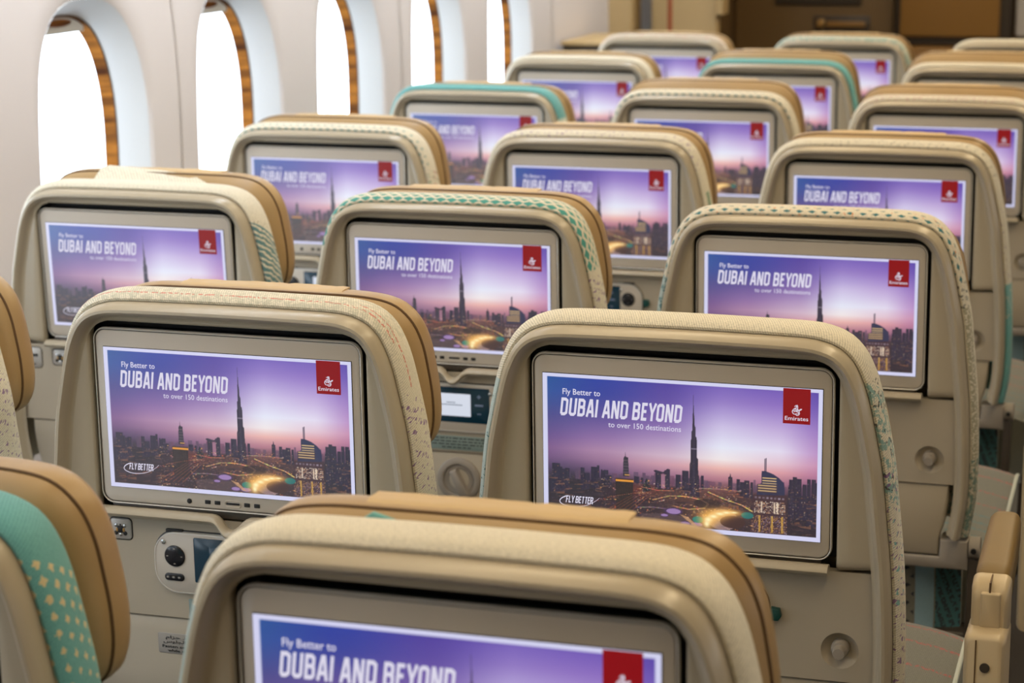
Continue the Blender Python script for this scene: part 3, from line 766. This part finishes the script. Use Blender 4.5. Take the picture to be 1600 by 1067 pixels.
    rings = [hring(.055, .0700), hring(.036, .0712), hring(.020, .0740), hring(.008, .0800), hring(.0015, .0885), hring(.0006, .0925), hring(-.0012, .0975), hring(-.0020, .106), hring(-.0015, .116), hring(.002, .126), hring(.010, .135), hring(.024, .141), hring(.050, .144)]
    vv, _ = loft(bm, rings, cu=True); cap(bm, vv[0]); cap(bm, vv[-1])
    hd = finish('headrest', back(bm), M['leather'], root, auto=80)
    bm = bmesh.new(); tube(bm, hring(.0002, .0925), .0016, 8, closed=True); finish('headrest_seam', back(bm), M['seam'], hd)
    proto['headrest'] = hd
    def flap(x0, x1, y0, y1, mat, nm, lift=.0018, ragged=0.0):
        bm = bmesh.new(); top = [p for p in hp]
        def zat(x): return max((p.y for p in hp if abs(p.x-x) < .006 and p.y > 0), default=.06)
        g = []; n = 24; rnd2 = random.Random(7)
        for s_ in range(5):
            y = y0+(y1-y0)*s_/4
            g.append([(x0+(x1-x0)*i/n, y+.006*(abs(x0+(x1-x0)*i/n)/.2)**2.6, zat(x0+(x1-x0)*i/n)+lift+ragged*rnd2.random()-(.004 if s_ == 0 else 0)) for i in range(n+1)])
        lo = [[(x, y, z-.0016) for x, y, z in r] for r in g]
        vv, _ = loft(bm, g+lo[::-1], cv=True); cap(bm, [r[0] for r in vv]); cap(bm, [r[-1] for r in vv])
        return tag(finish(nm, back(bm), mat, hd), 'pale flap lying over the headrest top')
    flap(-.100, .100, .094, .126, M['leather2'], 'headrest_flap', .0020, .0012)
    # --- below the back: hinge bracket, lower fabric, cushion, base
    bm = bmesh.new()
    prism(bm, [(-.19, -.4010), (-.228, -.4010), (-.228, -.4420), (.228, -.4420), (.228, -.3990), (.189, -.3990), (.188, -.4245), (-.188, -.4245)][::1], .004, .040, .003)
    finish('hinge_bracket', back(bm), M['grey'], root)
    bm = bmesh.new(); tube(bm, [(.229, .02, -.412), (.244, .02, -.412)], .016, 16); pv = finish('hinge_pivot', back(bm), M['grey'], root)
    bm = bmesh.new(); tube(bm, [(.236, .001, -.412), (.236, .006, -.412)], .004, 12); finish('bolt', back(bm), M['black'], pv)
    bm = bmesh.new(); prism(bm, [(.228, -.420), (.224, -.640), (.236, -.640), (.242, -.43)], .012, .034, .002); finish('side_arm', back(bm), M['dark'], root)
    bm = bmesh.new(); lay = (bm.loops.layers.uv.active or bm.loops.layers.uv.new('UVMap')); rings = []
    for k in range(9):
        z = -.436-.022*k
        rings.append([(-.215+.43*i/32, .030+.028*abs(-1+i/16)**4+.014*math.sin(k/8*3.1), z) for i in range(33)])
    vv, fs = loft(bm, rings); pos = {v_: v_.co.copy() for r in vv for v_ in r}
    for f in fs:
        for l in f.loops: l[lay].uv = (l.vert.co.x, -.436-l.vert.co.z)
    r2 = [[(x, y+.05, z) for x, y, z in r] for r in rings]; vv2, _ = loft(bm, r2)
    for a, b in ((vv[0], vv2[0]), (vv[-1], vv2[-1])):
        for j in range(32): bm.faces.new((a[j], a[j+1], b[j+1], b[j]))
    for j in (0, 32):
        for i in range(8): bm.faces.new((vv[i][j], vv[i+1][j], vv2[i+1][j], vv2[i][j]))
    finish('lower_back_cover', back(bm), fabric_mats['lumbar'], root)
    # cushion
    bm = bmesh.new(); lay = (bm.loops.layers.uv.active or bm.loops.layers.uv.new('UVMap')); g = []
    for i in range(25):
        y = .10+.44*i/24; row = []
        for j in range(33):
            x = -.243+(.503+.002*(1-i/24))*j/32; e = abs(-1+j/16)
            z = -.425+.026*i/24-.020*e**4-.030*max(0, (i-20)/4)**2
            row.append((x, y, z+H))
        g.append(row)
    vv, fs = loft(bm, g)
    for f in fs:
        for l in f.loops: l[lay].uv = (l.vert.co.x, l.vert.co.y)
    lo = [bm.verts.new((x*.99, y, H-.545)) for x, y, z in g[0]+[r[-1] for r in g[1:]]+g[-1][-2::-1]+[r[0] for r in g[-2:0:-1]]]
    tp = vv[0]+[r[-1] for r in vv[1:]]+vv[-1][-2::-1]+[r[0] for r in vv[-2:0:-1]]
    for i in range(len(tp)):
        f = bm.faces.new((tp[i-1], tp[i], lo[i], lo[i-1]))
        for l in f.loops: l[lay].uv = (l.vert.co.x+l.vert.co.y, l.vert.co.z-.5)
    bm.faces.new(lo)
    cu = finish('seat_cushion', bm, fabric_mats['cushion'], root)
    bm = bmesh.new(); tube(bm, [(v_[0], v_[1], v_[2]+.001) for v_ in [r[-1] for r in g]+g[-1][-2::-1]], .003, 8); tag(finish('piping', bm, fabric_mats['piping'], cu), 'pale piped edge')
    bm = bmesh.new()
    box(bm, -.235, .235, .06, .50, .36, H-.548, .006)
    for x in (-.19, .19):
        box(bm, x-.02, x+.02, .10, .14, 0, .365, .004); box(bm, x-.02, x+.02, .42, .46, 0, .365, .004); box(bm, x-.03, x+.03, .05, .50, 0, .02, .004)
    finish('seat_base', bm, M['dark'], root)
    return root

def add_armrest(root):
    # aisle side armrest: padded top, hinged end, upright
    def P3(x, y, z): return (x, y, z+H)
    X0 = .3205
    bm = bmesh.new(); rings = []
    for (y, w, zt, zb) in ((.075, .0150, -.206, -.236), (.080, .0180, -.2015, -.240), (.10, .0192, -.199, -.242), (.20, .0185, -.196, -.240), (.275, .0175, -.195, -.236), (.290, .0160, -.197, -.232), (.296, .0125, -.203, -.226)):
        rings.append([P3(X0-.004*(y-.08)/.2+x, y, (zt+zb)/2+z) for x, z in rrect(0, 0, w*2, zt-zb, .010, 4)])
    vv, _ = loft(bm, rings, cu=True); cap(bm, vv[0]); cap(bm, vv[-1])
    pad = finish('armrest_pad', bm, M['armpad'], root)
    bm = bmesh.new(); rings = []
    for (y, w, zt, zb) in ((.040, .0150, -.222, -.262), (.044, .0180, -.2125, -.268), (.052, .0195, -.2055, -.270), (.072, .0200, -.2030, -.272), (.078, .0190, -.2045, -.27)):
        rings.append([P3(X0+x, y, (zt+zb)/2+z) for x, z in rrect(0, 0, w*2, zt-zb, .007, 4)])
    vv, _ = loft(bm, rings, cu=True); cap(bm, vv[0]); cap(bm, vv[-1])
    en = finish('armrest_end', bm, M['armplastic'], root)
    bm = bmesh.new(); prism(bm, rrect(X0+.001, -.240+H, .0205, .052, .002), .0372, .06, .002); finish('hinge_tongue', bm, M['armplastic'], en)
    bm = bmesh.new(); box(bm, X0-.0008, X0+.0008, .0395, .075, H-.226, H-.2032); finish('joint_line', bm, M['seam'], en)
    bm = bmesh.new(); rings = []
    for (y, w, zt) in ((.010, .0175, -.256), (.013, .0200, -.2525), (.020, .0215, -.2505), (.075, .0215, -.2505), (.082, .0195, -.253)):
        rings.append([P3(X0-.001+x, y, (zt-.52)/2+z) for x, z in rrect(0, 0, w*2, zt+.52, .008, 4)])
    vv, _ = loft(bm, rings, cu=True); cap(bm, vv[0]); cap(bm, vv[-1])
    up = finish('armrest_upright', bm, M['armplastic'], root)
    bm = bmesh.new(); tube(bm, [P3(X0, .0085, -.285), P3(X0, .012, -.285)], .0052, 16); finish('screw', bm, M['dark'], up)
    bm = bmesh.new(); box(bm, X0-.0105, X0-.0092, .0092, .03, H-.50, H-.256); finish('joint_line', bm, M['seam'], up)

# ------------------------------------------------------------------ fabrics
R_ = 9.0
fabric_mats = {}
FM = fabric_mats
FM['cream'] = fabric('cream_weave', [(.40, R_, 'dash', PURPLE, dict(th=.62, skew=.6)), (-R_, -.24, 'solid', PALE, dict(weave=1)), (-R_, -.26, 'mottle', TEALD, dict(th=.56))])
FM['c0'] = fabric('cream_weave_purple_sides', [(.25, R_, 'dash', PURPLE, dict(th=.58, skew=.6)), (-R_, -.22, 'solid', PALE, dict(weave=1))])
FM['b0'] = fabric('teal_weave_cream_specks', [(.190, R_, 'diamond', srgb(206, 192, 150), dict(s=.0135, sv=.0135, r=.36, fall=.0, fallu=1.3, u0=.19, jit=.5, skew=.5))], TEAL, srgb(84, 146, 150))
FM['c1'] = fabric('cream_weave_teal_mottle', [(.205, .33, 'mottle', srgb(118, 160, 158), dict(th=.51, skew=.5)), (.21, .33, 'dash', INK, dict(th=.60, fx=170, fy=170, an=.2)), (.30, .45, 'dash', TEAL, dict(th=.63, fx=150, fy=150)),
                (.30, R_, 'dash', PURPLE, dict(th=.60, fx=260)), (-R_, -.23, 'solid', PALE, dict(weave=1)), (-R_, -.25, 'dash', TEALD, dict(th=.60, fx=150, fy=150)), (-R_, -.30, 'dash', INK, dict(th=.66, fx=150, fy=150))])
FM['b1'] = fabric('cream_weave_red_row_purple_sides', [(-.19, .20, 'row', RED, dict(v=.0215, w=.0013)), (.15, .25, 'row', RED, dict(v=.030, w=.0014)), (-.2, .2, 'mottle', srgb(168, 170, 152), dict(th=.5, a=.45)),
                (.245, .52, 'dash', PURPLE, dict(th=.585, fx=300, fy=110, skew=.5)), (.42, R_, 'dash', TEALD, dict(th=.60, fx=260)), (-R_, -.24, 'solid', PALE, dict(weave=1))])
FM['a2'] = fabric('cream_weave_teal_stripes', [(.20, R_, 'stripe', TEALD, dict(skew=.6)), (.20, R_, 'dash', srgb(150, 140, 120), dict(th=.64))])
FM['b2'] = fabric('cream_weave_teal_diamonds', [(-.235, .255, 'diamond', srgb(72, 150, 140), dict(s=.0165, sv=.0095, r=.56, fall=.06, jit=.2)), (.255, R_, 'dash', PURPLE, dict(th=.585, fx=300, skew=.3)), (-R_, -.26, 'dash', TEALD, dict(th=.66))])
FM['c2'] = fabric('cream_weave_small_teal_diamonds', [(-.26, .25, 'diamond', TEALD, dict(s=.0175, sv=.010, r=.40, fall=.085, jit=.3, vmax=.034)), (-.24, .24, 'dash', ORANGE, dict(th=.67, fx=200, fy=160)),
                (.25, .285, 'dash', INK, dict(th=.55, fx=200, fy=200)), (.285, R_, 'row', srgb(150, 146, 120), dict(v=.02, w=.01, fx=400)), (.50, R_, 'mottle', srgb(96, 130, 122), dict(th=.5)),
                (-R_, -.26, 'solid', PALE, dict(weave=1)), (-R_, -.26, 'mottle', TEALD, dict(th=.53))])
FM['a3'] = fabric('cream_weave_grey_dots', [(-.22, .23, 'diamond', srgb(120, 150, 146), dict(s=.014, sv=.013, r=.42, fall=.2, jit=.3)), (.24, R_, 'dash', RED, dict(th=.6, fx=200)), (.24, R_, 'dash', GREEN, dict(th=.58, fx=140))])
FM['b3'] = fabric('cream_weave_purple_bits', [(-.22, .22, 'dash', PURPLE, dict(th=.62, fx=220, fy=180)), (.26, R_, 'row', srgb(92, 140, 112), dict(v=.028, w=.008, th=.2))])
FM['c3'] = fabric('cream_weave_grey_bits', [(-.1, .22, 'dash', srgb(130, 128, 120), dict(th=.62, fx=260, fy=200)), (.26, .40, 'dash', PURPLE, dict(th=.66)), (.40, R_, 'mottle', TEAL, dict(th=.44)), (.46, R_, 'solid', TEAL, dict(weave=1))])
FM['a4'] = fabric('teal_weave_cream_sides', [(.225, R_, 'mottle', CREAM, dict(th=.48))], srgb(112, 176, 176), srgb(84, 148, 150))
FM['b4'] = fabric('cream_weave_dark_teal_dots', [(-.22, .22, 'diamond', TEALD, dict(s=.0165, sv=.013, r=.42, fall=.3, jit=.2))])
FM['c4'] = fabric('cream_weave_pink_bits', [(-.2, .22, 'dash', srgb(190, 140, 150), dict(th=.58, fx=220, fy=180))])
FM['b5'] = fabric('plain_teal_weave', [], srgb(116, 182, 182), srgb(86, 150, 152))
FM['a6'] = fabric('pinkish_cream_weave', [(-.2, .2, 'dash', srgb(200, 150, 140), dict(th=.56, fx=160, fy=160))], srgb(210, 200, 182))
FM['b6'] = fabric('cream_and_teal_mottled_weave', [(-R_, R_, 'mottle', srgb(124, 170, 166), dict(th=.5))])
FM['cushion'] = fabric('cushion_weave_red_dashes', [(-R_, R_, 'row', srgb(164, 74, 70), dict(v=v_, w=.0032, fx=60, th=.5)) for v_ in (.30, .36, .43, .48, .505)]+[(-R_, R_, 'row', TEALD, dict(v=v_, w=.003, fx=90, th=.5)) for v_ in (.16, .19, .22, .25)], srgb(116, 116, 106), srgb(94, 94, 86))
FM['lumbar'] = fabric('lower_back_weave', [(-.15, .15, 'diamond', INK, dict(s=.020, sv=.014, r=.26, fall=0, jit=.3)), (.152, .178, 'solid', srgb(150, 184, 196), dict(weave=1)), (-.178, -.152, 'solid', srgb(150, 184, 196), dict(weave=1)),
                (.180, R_, 'solid', TEALD, dict(weave=1)), (.180, R_, 'dash', INK, dict(th=.47, fx=200, fy=200)), (-R_, -.180, 'solid', TEALD, dict(weave=1))], srgb(138, 134, 118), srgb(112, 108, 96))
FM['piping'] = fabric('pale_piping', [], srgb(196, 200, 188), srgb(160, 168, 158))

# ------------------------------------------------------------------ seats in rows
POS = {('B', 0): (.535, .039, 0), ('C', 0): (1.056, .041, .003),
       ('A', 1): (0.0, .843, 0), ('B', 1): (.522, .839, 0), ('C', 1): (1.034, .847, 0),
       ('A', 2): (.002, 1.651, -.001), ('B', 2): (.515, 1.637, -.005), ('C', 2): (1.034, 1.654, .005),
       ('A', 3): (-.025, 2.487, -.004), ('B', 3): (.492, 2.496, 0), ('C', 3): (1.014, 2.488, .003),
       ('A', 4): (-.005, 3.327, -.002), ('B', 4): (.515, 3.328, 0), ('C', 4): (1.037, 3.325, 0),
       ('A', 5): (-.007, 4.199, -.006), ('B', 5): (.510, 4.198, .003), ('C', 5): (1.031, 4.198, 0),
       ('A', 6): (.018, 5.05, .002), ('B', 6): (.545, 5.055, .004), ('C', 6): (1.058, 5.051, 0)}
LAB = {'C0': 'beige seat nearest the camera, cream woven edge, cropped by the bottom of the photo',
       'B0': 'beige seat cropped by the lower left corner, teal woven edge with cream specks',
       'A1': 'seat at the left photo edge, showing only tan headrest and purple-dashed edge',
       'B1': 'beige seat with red-dashed cream edge, square power socket below its screen',
       'C1': 'beige aisle seat right of centre, plain cream top edge, no headrest showing above',
       'A2': 'window seat with teal-striped side edge and cream headrest flap, beside the nearest window',
       'B2': 'beige middle seat with teal diamonds along top edge, lit white handset below screen',
       'C2': 'beige aisle seat with small teal diamonds and orange flecks on cream top edge',
       'A3': 'window seat by the second window, cream edge with a row of grey teal dots',
       'B3': 'middle seat behind the teal-diamond one, cream edge with purple flecks',
       'C3': 'aisle seat third in line along the aisle, cream top edge turning teal lower down',
       'A4': 'window seat with a solid teal top edge, by the third window',
       'B4': 'middle seat with a row of dark teal dots along its cream top edge',
       'C4': 'aisle seat with pinkish flecks on cream edge, screen cut by the right photo edge',
       'A5': 'window seat with plain cream edge, just behind the farthest window seat',
       'B5': 'middle seat with solid teal edge in the second row from the front partition',
       'C5': 'aisle seat with plain cream edge, second from the front, at right photo edge',
       'A6': 'farthest window seat, pinkish cream edge, in front of the tan partition',
       'B6': 'farthest middle seat, mottled teal and cream edge, in front of the brown galley wall',
       'C6': 'farthest aisle seat, top just showing below the golden galley cabinet'}
MAT = {'A1': 'b1', 'B1': 'b1', 'A5': 'cream', 'C5': 'cream', 'C6': 'cream'}
HEAD = {'C0': .000, 'B0': .008, 'A1': .004, 'B1': -.002, 'C1': -.045, 'A2': .012, 'B2': .004, 'C2': -.016, 'A3': .012, 'B3': .008, 'C3': .008, 'A4': .002, 'B4': .022, 'C4': .020, 'A5': .008, 'B5': .022, 'C5': .026, 'A6': .006, 'B6': .010, 'C6': -.03}
seat0 = build_seat()
def copy_tree(o, parent=None):
    c = o.copy(); COL.objects.link(c)
    if parent is not None: c.parent = parent
    for ch in list(o.children): copy_tree(ch, c)
    return c
seats = {}
for (cl, rw), (x, y, z) in POS.items():
    s = copy_tree(seat0); s.name = 'passenger_seat'
    s.location = (x+PW/2, y, 0)
    key = cl+str(rw); seats[key] = s
    tag(s, LAB[key], 'airplane seat', 'seats in rows of three')
    for ch in s.children:
        nm = ch.name.split('.')[0]
        if nm == 'woven_cover':
            k = MAT.get(key, key.lower()); ch.material_slots[0].link = 'OBJECT'; ch.material_slots[0].material = FM[k]
        if nm == 'headrest': ch.location = (0, 0, HEAD[key])
        if key == 'A2' and nm == 'monitor':
            a = .050; piv = Vector((0, 0, H-.06))
            ch.matrix_local = Matrix.Translation(piv) @ Matrix.Rotation(a, 4, 'X') @ Matrix.Translation(-piv)
    if key == 'B1':                      # this handset's display is switched off
        for o in s.children_recursive:
            if o.name.split('.')[0] in ('display', 'display_symbols'):
                o.material_slots[0].link = 'OBJECT'; o.material_slots[0].material = M['hs_dark']
                if 'label' in o: o['label'] = 'dark handset display'
    if key == 'C0':
        bm = bmesh.new(); prism(bm, [(-.102, .040), (.080, .040), (.080, .0515), (-.060, .0525), (-.066, .0545), (-.082, .0590), (-.092, .0525), (-.102, .0510)], .066, .070, .001)
        tag(finish('cover_tab', back(bm), FM['b5'], s), 'teal fastening strip with a folded corner')
    if key == 'A2':
        bm = bmesh.new(); lay = bm.loops.layers.uv.new('UVMap')
        q = [(-.102, .070, .056), (.090, .074, .0560), (.060, .090, .0640), (.0, .102, .0690), (-.090, .104, .0735), (-.100, .096, .0720)]
        a = [bm.verts.new(p) for p in q]; b = [bm.verts.new((x, y+.0008, z-.002)) for x, y, z in q]
        fs = [bm.faces.new(a), bm.faces.new(b)]+[bm.faces.new((a[i-1], a[i], b[i], b[i-1])) for i in range(len(a))]
        for f in fs:
            for l in f.loops: l[lay].uv = (l.vert.co.x*.5, l.vert.co.y)
        tag(finish('cover_flap', back(bm), FM['cream'], s, smooth=False), 'cream woven flap folded over the headrest')
    if cl == 'C': add_armrest(s)
def drop_tree(o):
    for ch in list(o.children): drop_tree(ch)
    bpy.data.objects.remove(o)
drop_tree(seat0)

# ------------------------------------------------------------------ cabin shell
WX = -.28
ZC = .95; PITCH = .656; Y1 = 2.367
def wx(z):
    return WX - (.20*(z-1.0)**2 if z > 1.0 else -.04*(1.0-z)**2)
def oval(yc, hw_, hh, n=72, e=2.75, ztop=0):
    out = []
    for i in range(n):
        a = 2*math.pi*i/n; c, s = math.cos(a), math.sin(a)
        out.append((yc+hw_*math.copysign(abs(c)**(2/e), c), ZC+ztop+hh*math.copysign(abs(s)**(2/e), s)))
    return out
K = list(range(-7, 5)); ZB, ZT = .50, 1.42
bm = bmesh.new()
for k in K:
    yc = Y1+PITCH*k; a = oval(yc, .2195, .3300); n = len(a)
    r = []
    for (y, z) in a:
        d = Vector((y-yc, z-ZC)); tt = min((PITCH/2)/abs(d.x) if abs(d.x) > 1e-9 else 1e9, ((ZT-ZC) if d.y > 0 else (ZC-ZB))/abs(d.y) if abs(d.y) > 1e-9 else 1e9)
        r.append((yc+d.x*tt, ZC+d.y*tt))
    rings = []
    for f in (0, .06, .25, .6, 1):
        rings.append([(wx(z0+(z1-z0)*f)-(.006 if f == 0 else 0), y0+(y1-y0)*f, z0+(z1-z0)*f) for (y0, z0), (y1, z1) in zip(a, r)])
    loft(bm, rings, cu=True)
    for (sy, sz) in ((-1, 1), (1, 1), (-1, -1), (1, -1)):       # corner pieces of the cell
        pc = (yc+sy*PITCH/2, ZT if sz > 0 else ZB)
        near = sorted(r, key=lambda p: (p[0]-pc[0])**2+(p[1]-pc[1])**2)
        pa = min((p for p in r if abs(p[0]-pc[0]) < 1e-6), key=lambda p: abs(p[1]-pc[1])); pb = min((p for p in r if abs(p[1]-pc[1]) < 1e-6), key=lambda p: abs(p[0]-pc[0]))
        bm.faces.new([bm.verts.new((wx(z), y, z)) for y, z in (pa, pc, pb)])
y0, y1 = Y1+PITCH*(K[0]-.5), Y1+PITCH*(K[-1]+.5); YE = 6.14
def strip(ya, yb, za, zb, n):
    loft(bm, [[(wx(za+(zb-za)*i/n), ya, za+(zb-za)*i/n) for i in range(n+1)], [(wx(za+(zb-za)*i/n), yb, za+(zb-za)*i/n) for i in range(n+1)]])
strip(y0, y1, 0, ZB, 8); strip(y0, y1, ZT, 2.2, 10); strip(y1, YE, 0, 2.2, 24)
bmesh.ops.remove_doubles(bm, verts=bm.verts, dist=1e-5)
tag(finish('wall_left', bm, M['wall']), kind='structure')
for i, yy in enumerate((Y1+PITCH*.5+.03, Y1+PITCH*2.5+.03, Y1+PITCH*4.5+.12)):
    bm = bmesh.new(); loft(bm, [[(wx(z)+.0006, yy+d, z) for z in [.3+.05*j for j in range(34)]] for d in (-.011, -.009)]); loft(bm, [[(wx(z)+.0016, yy+d, z) for z in [.3+.05*j for j in range(34)]] for d in (-.009, .009)])
    tag(finish('trim_%d' % (i+1), bm, M['wall']), kind='structure')
    bm = bmesh.new(); loft(bm, [[(wx(z)+.0019, yy+d, z) for z in [.3+.05*j for j in range(34)]] for d in (-.0105, -.0085)])
    tag(finish('trim_%d' % (i+4), bm, M['seamline']), kind='structure')
for i, k in enumerate(K):
    yc = Y1+PITCH*k
    rw = empty('window_%d' % (i+1), (WX, yc, ZC-.34)); tag(rw, kind='structure')
    def ring(hw_, hh, x, zt=0): return [(wx(z)-WX+(-.0055 if x is None else x-WX), y-yc, z-(ZC-.34)) for y, z in oval(yc, hw_, hh, ztop=zt)]
    bm = bmesh.new()
    loft(bm, [ring(.2195, .3300, None), ring(.2150, .3250, WX-.012), ring(.2050, .3160, WX-.028), ring(.1930, .3040, WX-.046), ring(.1870, .2990, WX-.058)], cu=True)
    finish('window_reveal', bm, M['reveal'], rw)
    bm = bmesh.new(); loft(bm, [ring(.1870, .2990, WX-.058), ring(.1855, .2975, WX-.0582), ring(.1845, .2965, WX-.060)], cu=True); finish('ring_edge', bm, M['dark'], rw)
    bm = bmesh.new(); loft(bm, [ring(.1845, .2965, WX-.060), ring(.1830, .2950, WX-.068), ring(.1800, .2920, WX-.080), ring(.1790, .2910, WX-.084)], cu=True); finish('wood_ring', bm, M['wood'], rw)
    bm = bmesh.new(); vv, _ = loft(bm, [ring(.1920, .3060, WX-.084), ring(.1920, .3060, WX-.087)], cu=True); cap(bm, vv[0]); cap(bm, vv[1]); finish('window_pane', bm, M['glass'], rw)
    # blind pulled up, its lower edge showing
    bm = bmesh.new(); zb = ZC+.2640-(ZC-.34); pts = [(y-yc, z-(ZC-.34)) for y, z in oval(yc, .1810, .2940)]
    up_ = [p for p in pts if p[1] > zb+.004]
    xe = max(abs(p[0]) for p in up_)
    up_ = sorted(up_, key=lambda p: -p[0])
    outl = [(xe, zb)]+up_+[(-xe, zb)]
    f0 = [bm.verts.new((-.066+wx(z+ZC-.34)-WX, y, z)) for y, z in outl]; f1 = [bm.verts.new((-.071+wx(z+ZC-.34)-WX, y, z)) for y, z in outl]
    bm.faces.new(f0); bm.faces.new(f1)
    for j in range(len(outl)): bm.faces.new((f0[j-1], f0[j], f1[j], f1[j-1]))
    sh = finish('window_blind', bm, M['reveal'], rw, smooth=False)
    bm = bmesh.new(); c = [(.047*math.cos(2*math.pi*j/24), zb+.020+.0065*math.sin(2*math.pi*j/24)) for j in range(24)]
    vv, _ = loft(bm, [[(-.066+wx(z+ZC-.34)-WX, y, z) for y, z in c], [(-.062+wx(z+ZC-.34)-WX, y*.96, z) for y, z in c]], cu=True); cap(bm, vv[1]); tag(finish('blind_grip', bm, M['wood'], sh), 'brown oval finger grip')
    area('window_portal', (WX-.115, yc, ZC), .38, .62, 1, (1, 1, 1), (0, math.radians(-90), 0), portal=True)

def slab(name, x0, x1, ya, yb, z0, z1, mat, parent=None, bev=0):
    bm = bmesh.new(); box(bm, x0, x1, ya, yb, z0, z1, bev); return finish(name, bm, mat, parent, smooth=bool(bev))
tag(slab('floor', -.7, 5.6, -2.6, 9.2, -.05, 0, M['floor']), kind='structure')
tag(slab('ceiling', -.7, 5.6, -2.6, 9.2, 2.2, 2.26, M['ceiling']), kind='structure')
tag(slab('wall_right', 5.4, 5.46, -2.6, 9.2, 0, 2.2, M['wall']), kind='structure')
tag(slab('wall_back', -.7, 5.46, -2.66, -2.6, 0, 2.2, M['tanpanel']), kind='structure')
tag(slab('wall_front', -.7, 5.46, 8.02, 8.08, 0, 2.2, M['galley']), kind='structure')
tag(slab('wall_doorway', -.62, -.56, 6.2, 8.05, 0, 2.2, M['tanpanel']), kind='structure')
tag(slab('wall_corner', -.62, -.20, 6.14, 6.20, 0, 2.2, M['tanpanel']), kind='structure')

# partition ahead of the first row
pt = empty('partition', (-.05, 6.34, 0)); tag(pt, 'tan laminate partition with red-brown stripe, ahead of the farthest window seat', 'partition')
def child(name, x0, x1, ya, yb, z0, z1, mat, p, bev=.003):
    bm = bmesh.new(); ox, oy, oz = p.location
    box(bm, x0-ox, x1-ox, ya-oy, yb-oy, z0-oz, z1-oz, bev); return finish(name, bm, mat, p)
child('partition_panel', -.165, .070, 6.30, 6.36, 0, 2.2, M['tanpanel'], pt)
child('edge_post', .070, .098, 6.27, 6.37, 1.03, 2.2, M['tanpanel'], pt)
child('stripe', -.106, -.090, 6.2965, 6.301, 0, 2.2, M['redstripe'], pt, .001)
# curtain gathered beside the partition
bm = bmesh.new(); n = 60
ra = [(-.232+.045*i/n, 6.42+.010*math.sin(i/n*22), 0) for i in range(n+1)]
loft(bm, [[(x, y, .2) for x, y, z in ra], [(x+.004*math.sin(x*90), y, 1.1) for x, y, z in ra], [(x, y, 2.15) for x, y, z in ra], [(x, y+.012, 2.15) for x, y, z in ra], [(x+.004*math.sin(x*90), y+.012, 1.1) for x, y, z in ra], [(x, y+.012, .2) for x, y, z in ra]], cv=True)
tag(finish('curtain', bm, M['curtain']), 'silver grey curtain gathered beside the tan partition', 'curtain')
# galley furniture on the front wall
gd = empty('galley_door', (.255, 8.0, 0)); tag(gd, 'brown galley door with a brass latch and dark panel above, behind the farthest middle seat', 'galley door')
child('door_panel', -.20, .47, 7.985, 8.019, .0, 2.1, M['galley'], gd)
lp = child('latch_plate', .135, .372, 7.978, 7.990, .868, .930, M['dark'], gd)
child('latch_bar', .190, .355, 7.962, 7.976, .885, .908, M['gold'], gd); child('latch_knob', .150, .182, 7.960, 7.976, .882, .915, M['brass'], gd)
child('dark_insert', -.03, .335, 7.970, 7.990, .975, 1.5, M['dark'], gd, .006)
gc = empty('galley_cabinet', (.71, 7.9, 0)); tag(gc, 'golden laminate galley cabinet at the top right, behind the farthest aisle seat', 'cabinet')
child('cabinet_body', .49, .96, 7.90, 8.018, .82, 2.1, M['dark'], gc); child('cabinet_door', .510, .915, 7.880, 7.902, .855, 1.9, M['gold'], gc, .008)
child('counter', .47, 1.25, 7.86, 7.995, .74, .815, M['gold'], gc, .01); child('side_panel', .975, 1.03, 7.95, 8.01, .86, 2.1, M['curtain'], gc)
child('catch', .64, .70, 7.845, 7.862, .775, .80, M['armplastic'], gc)
# small console on the side wall by the door
sc_ = empty('sidewall_console', (-.20, 5.6, .9)); tag(sc_, 'small tan ledge on the side wall beyond the last window', 'ledge')
child('console_body', -.262, -.135, 5.48, 5.84, .84, .975, M['dark'], sc_, .01); child('console_top', -.262, -.125, 5.46, 5.86, .975, .990, M['tanpanel'], sc_, .005)
